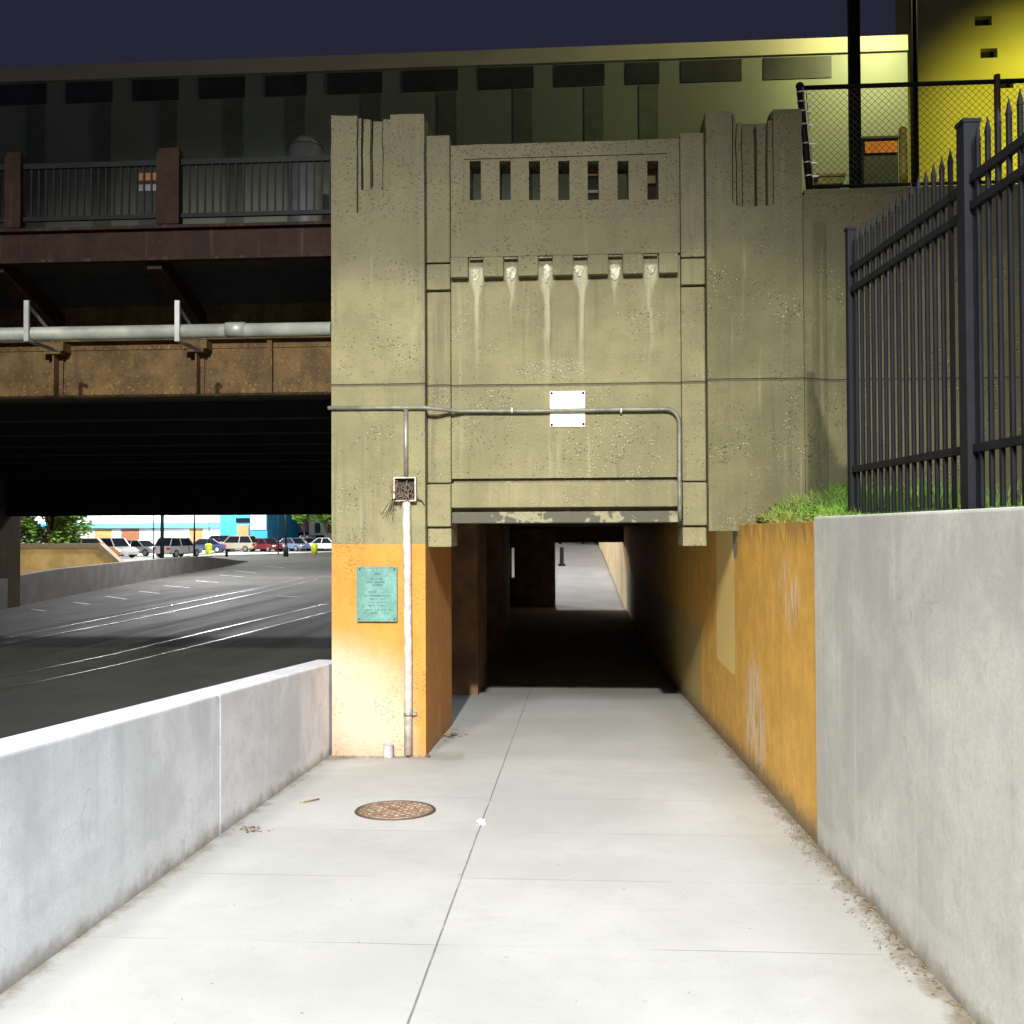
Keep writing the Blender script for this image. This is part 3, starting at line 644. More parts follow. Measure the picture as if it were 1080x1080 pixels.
wc = thing('wall_conduit', 'pale thick conduit running from the broken box down to the path', 'conduit', (at(430, 795, YF).x, YF, ramp_z(YF)))
b = B(); tube(b, [at(428.5, 527, YF - .04), at(429.5, 600, YF - .04), at(430.5, 700, YF - .04), at(430.5, 796, YF - .04)], .036, 16); obj('pipe', b, M['conduit_white'], wc)
b = B(); q = at(430.5, 753, YF - .04); tube(b, [q - Vector((0, 0, .014)), q + Vector((0, 0, .014))], .042, 16); box(b, q.x + .03, q.x + .075, YF - .04, YF - .003, q.z - .012, q.z + .012); obj('strap', b, M['galv'], wc)
q = at(409.5, 795, YF - .06)
b = B(); tube(b, [Vector((q.x, YF - .06, ramp_z(YF) - .02)), Vector((q.x, YF - .06, ramp_z(YF) + .115))], .045, 16, caps=False); tube(b, [Vector((q.x, YF - .06, ramp_z(YF) + .10)), Vector((q.x, YF - .06, ramp_z(YF) + .105))], .044, 16)
o = obj('pipe_stub', b, plain('grey_plastic_stub', (.36, .33, .33), .7)); rebase(o, (q.x, YF - .06, ramp_z(YF))); tag(o, 'short grey pipe stub standing at the foot of the painted pier', 'pipe')

sg = thing('blank_sign', 'blank white metal sign bolted to the portal behind the conduit', 'sign', at(599, 450, yp))
x0, x1 = at(580, 430, yp).x, at(617, 430, yp).x; z0, z1 = at(599, 450, yp).z, at(599, 412.5, yp).z
obj('sign_plate', boxed(x0, x1, yp - .004, yp + .008, z0, z1), plain('white_sign_enamel', (.86, .90, .82), .4, 0, .03, 3), sg, bevel=.004)
for (x, z) in ((x0 + .016, z0 + .018), (x1 - .016, z0 + .022), (x0 + .016, z1 - .018), (x1 - .016, z1 - .018)):
    b = B(); tube(b, [(x, yp - .003, z), (x, yp - .014, z)], .012, 10); obj('bolt', b, M['blacksteel'], sg)

pq = thing('bronze_plaque', 'green weathered bronze plaque with faint raised lettering on the orange pier', 'plaque', at(398.5, 656, YF))
def m_verdigris():
    t = NT('verdigris_bronze'); n = t.noise(12, 6, .7); c = t.mix(t.ramp(n, .35, .65), (.085, .19, .155), (.13, .27, .225)); c = t.mix(t.ramp(t.noise(45, 4), .55, .7, 0, .5), c, (.06, .12, .09)); return t.done(c, .7, t.bump(n, .3, .005), .1)
vg = m_verdigris(); vd = plain('dark_bronze_letters', (.035, .075, .06), .7, .1, .3, 40)
x0, x1 = at(377, 626, YF).x, at(419.5, 626, YF).x; z0, z1 = at(398, 655, YF).z, at(398, 597.5, YF).z; yq = YF - .035
b = boxed(x0, x1, yq, yq + .02, z0, z1)
pl = obj('plate', b, vg, pq, bevel=.004)
b = B(); e = .011
for q in ((x0, x1, z0 - .0, z0 + e), (x0, x1, z1 - e, z1), (x0, x0 + e, z0 + e, z1 - e), (x1 - e, x1, z0 + e, z1 - e)): box(b, q[0] + .001, q[1] - .001, yq - .006, yq - .0005, q[2], q[3])
obj('rim', b, vg, pq)
obj('backing', boxed(x0 + .02, x1 - .02, yq + .021, YF - .001, z0 + .02, z1 - .02), M['darkconc'], pq)
# lettering: too worn to read in the photo, so worn strokes in the same line layout
b = B(); rr = random.Random(8); w, h = x1 - x0, z1 - z0
for (fz, fx0, fx1, hh) in ((.13, .42, .58, .016), (.23, .36, .62, .015), (.285, .2, .74, .014), (.335, .36, .66, .013), (.46, .24, .52, .013), (.53, .2, .84, .014), (.59, .34, .7, .011), (.65, .28, .74, .011), (.71, .3, .72, .011), (.79, .18, .84, .017), (.845, .22, .8, .010)):
    x = x0 + w * fx0
    while x < x0 + w * fx1:
        cw = rr.uniform(.006, .010); zc = z1 - h * fz
        if rr.random() < .85:
            k = rr.randint(0, 3)
            if k != 1: box(b, x, x + .0025, yq - .0025, yq - .0004, zc - hh / 2, zc + hh / 2)
            if k != 2: box(b, x + cw - .0025, x + cw, yq - .0025, yq - .0004, zc - hh / 2, zc + hh / 2)
            if k != 3: box(b, x + .0026, x + cw - .0026, yq - .0025, yq - .0004, zc + hh * rr.choice((-.45, 0, .32)), zc + hh * .45 * rr.random() + .0)
        x += cw + .004
obj('lettering', b, vd, pq)
for (x, z) in ((x0 + .028, z1 - .024), (x1 - .022, z1 - .022), (x0 + .026, z0 + .02), (x1 - .022, z0 + .02)):
    b = B(); tube(b, [(x, yq + .001, z), (x, yq - .01, z)], .009, 8); obj('screw', b, vd, pq)

# ================================================================== RAILWAY BRIDGE
BR = thing('railway_bridge', 'rusty steel railway bridge over the road with a dark underside', 'bridge', (-12, 9.3, -.8))
YA, YG = 9.0, 10.2
XW = -30; XE = XL0 - .004
zf0, zf1 = Z_(275, YA, 200), Z_(238, YA, 200)
b = B(); box(b, XW, XE, YA, YA + .03, zf0, zf1); box(b, XW, XE, YA - .05, YA - .001, zf0 + .001, zf0 + .03); box(b, XW, XE, YA - .05, YA - .001, zf1 - .03, zf1 - .001)
obj('fascia_beam', b, M['fascia'], BR)
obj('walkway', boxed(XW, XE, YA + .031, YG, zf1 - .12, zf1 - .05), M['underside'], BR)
zg0, zg1 = Z_(420, YG, 200), Z_(322, YG, 200); zm = Z_(362, YG, 200); zfl = Z_(405, YG, 200)
b = B(); box(b, XW, XE, YG, YG + .03, zg0, zg1); box(b, XW, XE, YG - .16, YG - .001, zg0, zg0 + .025)
box(b, XW, XE, YG - .012, YG - .001, zg0 + .026, zfl + .02); box(b, XW, XE, YG - .012, YG - .001, zm - .06, zm + .05)
box(b, XW, XE, YG - .10, YG - .013, zm + .02, zm + .045)
obj('girder', b, M['rust'], BR)
b = B(); x = XW
while x < XE - .05:
    for zz in (zg0 + .06, zfl, zm - .035):
        if x > -12: bmesh.ops.create_icosphere(b, subdivisions=1, radius=.014, matrix=Matrix.Translation((x, YG - .014, zz)) @ Matrix.Diagonal((1, .6, 1, 1)))
    x += .105
obj('rivets', b, M['rust'], BR)
b0 = None
for px in (-240, -95, 58, 208):
    xx = at(px, 390, YG - .1).x; b = B(); box(b, xx - .05, xx + .05, YG - .03, YG - .013, zg0 + .03, zm + .019); box(b, xx - .008, xx + .008, YG - .14, YG - .031, zg0 + .03, zm + .02)
    obj('stiffener', b, M['rust'], BR)
    b = B(); box(b, xx - .13, xx + .13, YG - .18, YG - .02, zm - .09, zm + .0); box(b, xx - .09, xx + .09, YG - .17, YG - .02, zm - .12, zm - .091); obj('bearing_plate', b, M['rust'], BR)
    # cantilever bracket reaching out to the fascia
    b = B(); w = .07
    prism(b, [(xx - w, YG - .02, zm + .05), (xx - w, YG - .02, zm + .30), (xx - w, YA + .10, zf0 + .10), (xx - w, YA + .04, zf0 + .10), (xx - w, YA + .04, zf0 - .06)], (2 * w, 0, 0)); obj('bracket', b, M['fascia'], BR)
for px in (283,):
    xx = at(px, 390, YG - .1).x; obj('stiffener', boxed(xx - .025, xx + .025, YG - .06, YG - .013, zg0 + .03, zm + .09), M['rust'], BR)
# deck, floor beams, far girder, abutment
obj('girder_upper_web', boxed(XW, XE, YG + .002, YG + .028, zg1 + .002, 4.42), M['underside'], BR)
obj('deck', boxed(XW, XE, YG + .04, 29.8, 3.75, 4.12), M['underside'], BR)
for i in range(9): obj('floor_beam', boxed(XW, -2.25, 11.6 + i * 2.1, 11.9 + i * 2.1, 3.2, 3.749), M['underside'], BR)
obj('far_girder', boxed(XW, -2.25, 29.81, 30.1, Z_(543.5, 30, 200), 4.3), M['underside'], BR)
b = B(); box(b, -40, at(14, 580, 30.2).x, 28.8, 30.6, -1.2, 4.3); obj('abutment', b, M['darkconc'], BR)
# railway embankment box east of the road
o = obj('track_bed', boxed(1.82, 60, YW + .52, 30.2, -1.2, 4.50), plain('track_ballast', (.09, .085, .075), .95, 0, .3, 20, .02), kind='structure')
o = obj('tunnel_roof_fill', boxed(-2.19, 1.81, 9.6, 30.1, 2.62, 4.1), M['underside'], kind='structure')

# railing on the bridge
def railing(x0, x1, y, z0, z1, n):
    r = thing('bridge_railing', '', 'railing', ((x0 + x1) / 2, y, z0), 'railing panels along the bridge walkway')
    b = B(); box(b, x0, x1, y - .02, y + .02, z1 - .05, z1); obj('top_rail', b, M['blacksteel'], r)
    b = B(); box(b, x0, x1, y - .02, y + .02, z0 + .04, z0 + .08); obj('bottom_rail', b, M['blacksteel'], r)
    for i in range(1, n):
        xx = x0 + (x1 - x0) * i / n; obj('baluster', boxed(xx - .008, xx + .008, y - .008, y + .008, z0 + .081, z1 - .051), M['blacksteel'], r)
    return r
zr0, zr1 = Z_(232, YA, 200), Z_(166, YA, 200)
railing(at(189, 200, YA).x, XE - .01, YA + .06, zr0, zr1, 20)['label'] = 'dark railing panel right beside the concrete pier'
railing(at(22, 200, YA).x, at(165, 200, YA).x, YA + .06, zr0, zr1, 18)['label'] = 'dark railing panel between the two broad steel posts'
railing(at(-180, 200, YA).x, at(5, 200, YA).x, YA + .06, zr0, zr1, 20)['label'] = 'dark railing panel at the far left edge of the bridge'
for px0, px1, lb in ((6, 21, 'broad dark steel post at the left end of the bridge railing'), (166, 188, 'broad dark steel post between the two bridge railing panels')):
    a0, a1 = at(px0, 200, YA).x, at(px1, 200, YA).x
    b = B(); box(b, a0 + .003, a1 - .003, YA + .0, YA + .12, zf1 + .001, Z_(158, YA, 100)); box(b, a0 - .01, a1 + .01, YA - .012, YA - .001, zf1 + .02, Z_(162, YA, 100)); o = obj('railing_post', b, M['fascia'], bevel=.006); rebase(o, ((a0 + a1) / 2, YA + .06, zf1)); tag(o, lb, 'post', 'railing posts')
# drain pipe hung along the bridge
dp = thing('drain_pipe', 'long pale horizontal pipe hung along the front of the bridge', 'pipe', (-6, 8.85, 3.3))
yq_ = 8.82
b = B(); tube(b, [Vector((XW, yq_, at(150, 348, yq_).z)), Vector((XE - .01, yq_, at(348, 347, yq_).z))], .064, 20); obj('pipe', b, plain('pale_galvanised_pipe', (.27, .28, .23), .5, .3, .25, 3), dp)
b = B(); q = at(249, 348, yq_); tube(b, [q - Vector((.09, 0, 0)), q + Vector((.09, 0, 0))], .071, 20); obj('pipe_coupling', b, plain('pale_coupling', (.25, .26, .22), .5, .3, .2, 5), dp)
for px in (28, 187, -150):
    q = at(px, 348, yq_ - .08); zt_, zb_ = at(px, 317, yq_ - .08).z, at(px, 360, yq_ - .08).z
    b = B(); box(b, q.x - .022, q.x + .022, yq_ - .09, yq_ - .066, zb_, zt_); box(b, q.x - .022, q.x + .022, yq_ - .065, YA + .3, zb_, zb_ + .02)
    prism(b, [(q.x - .02, yq_ - .065, zt_), (q.x - .02, yq_ - .065, zt_ - .04), (q.x - .02, YA + .3, zb_ + .1), (q.x - .02, YA + .3, zb_ + .14)], (.012, 0, 0))
    obj('hanger', b, plain('light_hanger_steel', (.28, .28, .26), .5, .4), dp)

# ================================================================== ON TOP: TRAIN, POLES, FENCE
YT = 13.0; ZD = 4.16
tr = thing('railway_carriage', 'tall pale double deck railway carriage standing on the tracks above the portal', 'train', (-6, YT + 1.4, 4.5))
M['train'] = plain('pale_carriage_paint', (.27, .30, .22), .5, .1, .08, 1)
M['train_stripe'] = plain('cream_roof_stripe', (.58, .55, .38), .5, 0, .06, 1)
M['glass'] = plain('dark_window_glass', (.012, .015, .02), .12, 0, .1); M['trainglass'] = plain('dim_carriage_glass', (.045, .05, .04), .4, 0, .3, 2)
xt0, xt1 = -16.0, X_(957, YT, 60)
zA = Z_(47, YT, 700); zB = Z_(63, YT, 700); zC = Z_(88, YT, 700)
b = B(); box(b, xt0, xt1, YT, YT + 2.9, 5.25, zB); obj('body', b, M['train'], tr)
b = B(); prism(b, [(xt0, YT - .03, zB + .001), (xt0, YT - .03, zA), (xt0, YT + .6, zA + .12), (xt0, YT + 1.45, zA + .18), (xt0, YT + 2.3, zA + .12), (xt0, YT + 2.93, zA), (xt0, YT + 2.93, zB + .001)], (xt1 - xt0, 0, 0)); obj('roof', b, M['train_stripe'], tr)
winx = [350 + 0, 405, 490, 560, 640, 705, 790, 880]
xs_ = [X_(px, YT, 75) for px in (-700, -610, -520, -430, -340, -250, -160, -70, 0, 70, 140, 210, 280, 345, 425, 505, 585, 660, 718, 805, 900)]
for i, xx in enumerate(xs_[:-1]):
    x2 = xs_[i + 1] - .28; obj('upper_window', boxed(xx, x2, YT - .012, YT - .001, zC, zB - .03), M['trainglass'], tr)
    if i < 18: obj('dark_bar', boxed(xs_[i + 1] - .55, xs_[i + 1] - .30, YT - .010, YT - .001, 5.5, zC - .02), plain('grey_green_bar', (.14, .16, .12), .6) if i == 0 else bpy.data.materials['grey_green_bar'], tr)  # flat darker upright strips on the carriage side
obj('underframe', boxed(xt0, xt1 - .1, YT + .3, YT + 2.6, 4.72, 5.249), M['blacksteel'], tr)
for xx in (-13.5, -11.5, -1.2, .9, 2.6):
    b = B(); tube(b, [(xx, YT + .35, 4.92), (xx, YT + .52, 4.92)], .42, 24); obj('wheel', b, M['blacksteel'], tr)
def equip(px0, px1, py0, py1, Y, d, c, name, label, rough=.5, base=None):
    a, z = at(px0, py1, Y), at(px1, py0, Y); zb = base if base is not None else a.z
    b = B(); box(b, a.x, z.x, Y, Y + d, a.z, z.z); box(b, a.x - .02, z.x + .02, Y - .02, Y + d + .02, z.z + .001, z.z + .03)
    if base is not None:
        box(b, a.x + .03, a.x + .08, Y + .03, Y + d - .03, base, a.z - .001); box(b, z.x - .08, z.x - .03, Y + .03, Y + d - .03, base, a.z - .001)
    o = obj(name, b, plain(name + '_paint_' + str(px0), c, rough), bevel=.004); rebase(o, ((a.x + z.x) / 2, Y + d / 2, zb)); tag(o, label, 'equipment'); return o
def cabinet(px0, px1, py0, Y, body, panels, label, zb):
    a, z = at(px0, py0, Y), at(px1, py0, Y); t = thing('signal_cabinet', label, 'equipment', ((a.x + z.x) / 2, Y, zb))
    b = B(); box(b, a.x, z.x, Y, Y + .3, zb, a.z); box(b, a.x - .02, z.x + .02, Y - .02, Y + .32, a.z + .001, a.z + .03); obj('cabinet_body', b, plain('cabinet_paint_%d' % px0, body, .7), t)
    for k, (q0, q1, c_) in enumerate(panels):
        obj('coloured_panel', boxed(a.x + .01, z.x - .01, Y - .012, Y - .001, at(px0, q1, Y).z, at(px0, q0, Y).z), plain('panel_paint_%d_%d' % (px0, k), c_, .5), t, bevel=.003)
cabinet(911, 947, 147, 12.2, (.06, .07, .04), [(150, 162, (.90, .27, .02))], 'signal cabinet with bright orange panel beside the yellow post behind the mesh fence', 4.5)
cabinet(616, 635, 172, 12.2, (.07, .08, .05), [(178, 186, (.90, .42, .03)), (201, 204, (.7, .7, .6))], 'cabinet with an orange panel glimpsed through the fifth parapet slot', 4.11)
cabinet(681, 700, 163, 12.2, (.10, .05, .04), [(168, 172.5, (.80, .78, .66)), (186, 194, (.60, .46, .30))], 'cabinet with cream and tan panels glimpsed in the rightmost parapet slot', 4.5)
cabinet(146, 170, 176, 11.4, (.03, .025, .02), [(183, 191, (.55, .22, .08)), (195, 202, (.3, .3, .3))], 'dark cabinet with an orange panel seen through the railing left of the broad post', 4.12)
equip(863, 890, 186, 194, 10.6, .2, (.62, .55, .12), 'floor_box', 'low yellow box at the foot of the mesh fence', base=None)
a = at(300, 205, 11.6); z_ = at(335, 138, 11.6)
b = B(); tube(b, [((a.x + z_.x) / 2, 11.8, 4.12), ((a.x + z_.x) / 2, 11.8, z_.z - .12)], (z_.x - a.x) / 2, 28); tube(b, [((a.x + z_.x) / 2, 11.8, z_.z - .119), ((a.x + z_.x) / 2, 11.8, z_.z)], [(z_.x - a.x) / 2 * 1.05, .08], 28)
o = obj('white_tank', b, plain('white_tank_paint', (.12, .12, .115), .5)); rebase(o, ((a.x + z_.x) / 2, 11.8, 4.12)); tag(o, 'dim white drum shaped tank behind the railing next to the pier', 'tank')
# yellow marker post and two masts
q = at(953, 196, 10.4); zt_ = at(953, 133, 10.4).z
b = B(); tube(b, [(q.x, 10.4, 4.5), (q.x, 10.4, zt_ - .03), (q.x, 10.4, zt_)], [.042, .042, .025], 16); o = obj('marker_post', b, plain('yellow_post_paint', (.75, .58, .08), .5)); rebase(o, (q.x, 10.4, 4.5)); tag(o, 'round topped yellow marker post behind the mesh fence', 'post')
for (px, Y, w, lb, ztop) in ((901, 10.3, .055, 'tall dark mast rising left of the orange cabinet', 9.2), (964, 11.6, .035, 'slim dark mast rising right of the yellow post', 9.6)):
    q = at(px, 150, Y); m = thing('mast', lb, 'mast', (q.x, Y, 4.5), 'masts beside the tracks')
    b = B(); box(b, q.x - w, q.x + w, Y - .01, Y + .01, 4.52, ztop); box(b, q.x - w, q.x - w + .014, Y - .06, Y - .0101, 4.52, ztop); box(b, q.x + w - .014, q.x + w, Y - .06, Y - .0101, 4.52, ztop); obj('column', b, M['blacksteel'], m)
    obj('base_plate', boxed(q.x - .15, q.x + .15, Y - .12, Y + .12, 4.502, 4.519), M['blacksteel'], m)

# chain-link fence on the wing wall
YC = YW + .30
cf = thing('chain_link_fence', 'black framed chain link fence on top of the wing wall', 'fence', (2.9, YC, zw))
fx0, fx1 = at(853, 150, YC).x, 6.6; fz0, fz1 = at(900, 196, YC).z, at(900, 91, YC).z
tl, bl = at(843.5, 91, YC - .05), at(855, 212, YC - .05)
b = B(); tube(b, [bl, tl], .032, 14); bmesh.ops.create_uvsphere(b, u_segments=14, v_segments=8, radius=.038, matrix=Matrix.Translation(tl)); obj('end_post', b, M['blacksteel'], cf)
b = B()
for py in (98, 108, 118, 132, 152, 172, 186):
    t_ = (py - 91) / 121.; q = tl.lerp(bl, t_); tube(b, [q - Vector((0, 0, .006)), q + Vector((0, 0, .006))], .037, 12); box(b, q.x + .03, q.x + .09, q.y - .004, q.y + .004, q.z - .006, q.z + .006)
obj('tension_bands', b, plain('pale_band_steel', (.5, .5, .45), .4, .5), cf)
b = B(); tube(b, [(tl.x + .03, YC, fz1), (fx1, YC, fz1 + .0)], .021, 12); obj('top_rail', b, M['blacksteel'], cf)
b = B(); tube(b, [(fx0 + .02, YC, fz0), (fx1, YC, fz0)], .016, 12); obj('bottom_rail', b, M['blacksteel'], cf)
b = B(); tube(b, [(at(850, 95, YC).x, YC, fz1), (at(858, 192, YC).x, YC, fz0)], .006, 8); obj('tension_bar', b, plain('pale_bar_steel', (.42, .44, .38), .4, .5), cf)
xm = at(1052, 120, YC).x
for xx in (xm, xm + 2.4):
    b = B(); tube(b, [(xx, YC, zw + .05), (xx, YC, fz1 + .06)], .028, 12); obj('line_post', b, plain('rusty_post_steel', (.11, .05, .03), .7) if xx == xm else bpy.data.materials['rusty_post_steel'], cf)
b = B(); s = .062; n = int((fx1 - fx0 + fz1 - fz0) / s) + 2
def wire(p, q):
    p, q = Vector(p), Vector(q); d = (q - p).normalized(); nn = Vector((-d.z, 0, d.x)) * .0022; yv = Vector((0, .0022, 0))
    prism(b, [p + nn, p + yv, p - nn, p - yv], q - p)
for i in range(n * 2):
    for sg_ in (1, -1):
        # lines x = c + sg*z
        c_ = fx0 - 0.05 + (i - n * .5) * s; z0_, z1_ = fz0, fz1; pa, pb_ = (c_, z0_), (c_ + sg_ * (z1_ - z0_), z1_)
        def clipx(pa, pb_):
            (xa, za), (xb, zb) = pa, pb_
            if xa > xb: xa, za, xb, zb = xb, zb, xa, za
            if xb <= fx0 or xa >= fx1: return None
            if xa < fx0: za += (zb - za) * (fx0 - xa) / (xb - xa); xa = fx0
            if xb > fx1: zb = za + (zb - za) * (fx1 - xa) / (xb - xa); xb = fx1
            return (xa, za, xb, zb)
        r_ = clipx(pa, pb_)
        if r_: wire((r_[0], YC + .003 * sg_, r_[1]), (r_[2], YC + .003 * sg_, r_[3]))
obj('mesh', b, plain('dark_mesh_wire', (.05, .05, .04), .5, .4), cf)

# black picket fence on the bank
pf = thing('picket_fence', 'tall black steel picket fence with pointed tops on the right wall bank', 'fence', (1.95, 5.5, 1.6))
M['fence'] = plain('black_powder_coat', (.009, .010, .014), .7, 0, .2, 8); M['fence'].node_tree.nodes['Principled BSDF'].inputs['Specular IOR Level'].default_value = .25
fa, fb = Vector((1.915, 6.95, 0)), Vector((2.03, 5.19, 0)); dirn = (fb - fa).normalized(); L = (fb - fa).length
nrm = Vector((-dirn.y, dirn.x, 0))
def fbox(bm, s0, s1, w, z0, z1, off=0, dz=0):
    p0, p1 = fa + dirn * s0 + nrm * off, fa + dirn * s1 + nrm * off
    prism(bm, [p0 + nrm * w + Vector((0, 0, z0)), p1 + nrm * w + Vector((0, 0, z0 + dz)), p1 + nrm * w + Vector((0, 0, z1 + dz)), p0 + nrm * w + Vector((0, 0, z1))], -2 * w * nrm)
for k in range(4):
    s_ = k * L; w_ = .028 if k == 0 else .042
    b = B(); fbox(b, s_ - w_, s_ + w_, w_, 1.5, 3.66 if k == 0 else 3.67)
    p = fa + dirn * s_; fbox(b, s_ - w_ - .006, s_ + w_ + .006, w_ + .006, (3.66 if k == 0 else 3.67) + .0005, (3.66 if k == 0 else 3.67) + .02); obj('post', b, M['fence'], pf)
    if k < 3:
        for z in (3.36, 3.22, 1.98):
            b = B(); fbox(b, s_ + w_ + .001, s_ + L - .043, .017, z, z + .042, 0, -.02 if z > 3 else 0); obj('rail', b, M['fence'], pf)
        n = 17
        for i in range(1, n):
            s2 = s_ + L * i / n; c = fa + dirn * s2; w = .0105
            b = B(); zt2 = 3.55
            prism(b, [c + dirn * w + nrm * w + Vector((0, 0, 1.70)), c - dirn * w + nrm * w + Vector((0, 0, 1.70)), c - dirn * w - nrm * w + Vector((0, 0, 1.70)), c + dirn * w - nrm * w + Vector((0, 0, 1.70))], (0, 0, zt2 - 1.70))
            vv = [b.verts.new(c + dirn * a_ * w * 1.25 + nrm * c_ * w * 1.25 + Vector((0, 0, zt2 + .0005))) for a_, c_ in ((1, 1), (-1, 1), (-1, -1), (1, -1))]; tpv = b.verts.new(c + Vector((0, 0, zt2 + .085)))
            for j in range(4): b.faces.new([vv[j], vv[(j + 1) % 4], tpv])
            obj('picket', b, M['fence'], pf)

# ochre-lit building on the right beyond the tracks
YB = 26.0
bd = thing('yellow_building', 'plain pale yellow rendered building lit yellow beyond the tracks', 'building', (14, YB, 4.5))
def m_render():
    t = NT('pale_yellow_render'); n = t.noise(.5, 3, .5); c = t.mix(t.ramp(n, .35, .65), (.50, .47, .14), (.70, .66, .22)); return t.done(c, .9)
bx0 = at(945, 60, YB).x
b = B(); prism(b, [(bx0, YB, 4.2), (26, YB, 4.2), (26, YB + 6, 4.2), (bx0 + 3.6, YB + 6, 4.2)], (0, 0, 12.8)); b = carve(b, [(at(px - 9, py, YB).x, at(px + 9, py, YB).x, YB - 1, YB + .25, at(px, py + 5, YB).z, at(px, py - 5, YB).z) for px, py in ((1037, 22), (1043, 56), (1060, 88))])
obj('wall', b, m_render(), bd)
for px, py in ((1037, 22), (1043, 56), (1060, 88)):
    obj('window_pane', boxed(at(px - 9, py, YB).x + .005, at(px + 9, py, YB).x - .005, YB + .2, YB + .245, at(px, py + 5, YB).z, at(px, py - 5, YB).z), M['glass'], bd)

# ================================================================== STREET BEYOND THE BRIDGE
# tram rails let into the asphalt
M['rail'] = NT('polished_rail_steel').done((.13, .13, .128), .4, None, 1.0)
def track(lab, lines):
    t = thing('tram_track', lab, 'rails', (lines[0][0][0], lines[0][0][1], RZ), 'tram tracks set in the road')
    for ln in lines:
        b = B(); pts = ln; w = .022; prev = None
        for i, (x, y) in enumerate(pts):
            j0, j1 = max(i - 1, 0), min(i + 1, len(pts) - 1); d = (Vector(pts[j1]) - Vector(pts[j0])).normalized(); n = Vector((-d.y, d.x))
            a = [b.verts.new((x - n.x * w, y - n.y * w, RZ + .006)), b.verts.new((x + n.x * w, y + n.y * w, RZ + .006))]
            if prev: b.faces.new([prev[0], prev[1], a[1], a[0]][::-1])
            prev = a
        bmesh.ops.recalc_face_normals(b, faces=b.faces)
        for f in b.faces:
            if f.normal.z < 0: f.normal_flip()
        obj('rail', b, M['rail'], t)
def G(px, py): q = gr(px, py, RZ); return (q.x, q.y)
track('nearer pair of shiny rails in the dark road', [[G(-60, 731), G(0, 715), G(120, 690), G(235, 662.5), G(348, 636)], [G(-60, 744), G(0, 728), G(125, 701), G(240, 673), G(348, 645), G(400, 632)]])
track('farther pair of shiny rails in the dark road', [[G(-60, 685), G(0, 674), G(63, 661.5), G(150, 644.5), G(233, 628), G(273, 620.5), G(320, 609)], [G(-60, 691), G(0, 680), G(90, 663), G(150, 651.5), G(233, 634), G(275, 625), G(335, 611)]])
# low barrier on the far side of the road, tapering to nothing
b = B(); prev = None
for (px, pb_, pt) in ((-120, 668, 629), (0, 643, 611), (60, 631, 600.5), (125, 618.5, 593.5), (180, 608, 588.5), (212, 602, 587), (235, 597.5, 589), (252, 594, 591.2), (262, 592.2, 591.8)):
    q = gr(px, pb_, RZ); z = at(px, pt, q.y).z; z = max(z, RZ + .02)
    a = [b.verts.new(v) for v in ((q.x, q.y, RZ - .1), (q.x, q.y, z), (q.x - .35, q.y + .12, z), (q.x - .4, q.y + .12, RZ - .1))]
    if prev:
        for k in range(4): b.faces.new([prev[k], prev[(k + 1) % 4], a[(k + 1) % 4], a[k]])
    else: b.faces.new(a)
    prev = a
b.faces.new(prev[::-1]); bmesh.ops.recalc_face_normals(b, faces=b.faces)
M['farwall'] = plain('dull_barrier_concrete', (.085, .08, .07), .85, 0, .25, 1.5)
o = obj('road_barrier', b, M['farwall']); rebase(o, (-18, 35, RZ)); tag(o, 'low dark curved barrier on the far side of the road', 'wall')
# ochre retaining wall beyond it
YO = 48.0
rw = thing('ochre_wall', 'ochre retaining wall with a sloping end beyond the road', 'wall', (-20, YO, RZ))
q = [at(14, 640, YO), at(14, 577.5, YO), at(104, 577.5, YO), at(126, 596.5, YO), at(126, 640, YO)]
for v in (q[0], q[-1]): v.z = -1
q[1].z = q[2].z
b = B(); prism(b, q, (0, .4, 0)); obj('wall_face', b, plain('ochre_wall_paint', (.52, .37, .15), .8, 0, .2, 1.2), rw)
b = B(); c_ = [at(13, 573, YO - .04), at(105, 573, YO - .04), at(128, 594, YO - .04), at(126, 597.5, YO - .04), at(103.5, 578.4, YO - .04), at(13, 578.4, YO - .04)]; c_[0].z = c_[1].z; c_[5].z = c_[4].z
prism(b, c_, (0, .5, 0)); obj('coping', b, plain('brown_coping', (.20, .16, .11), .85), rw)

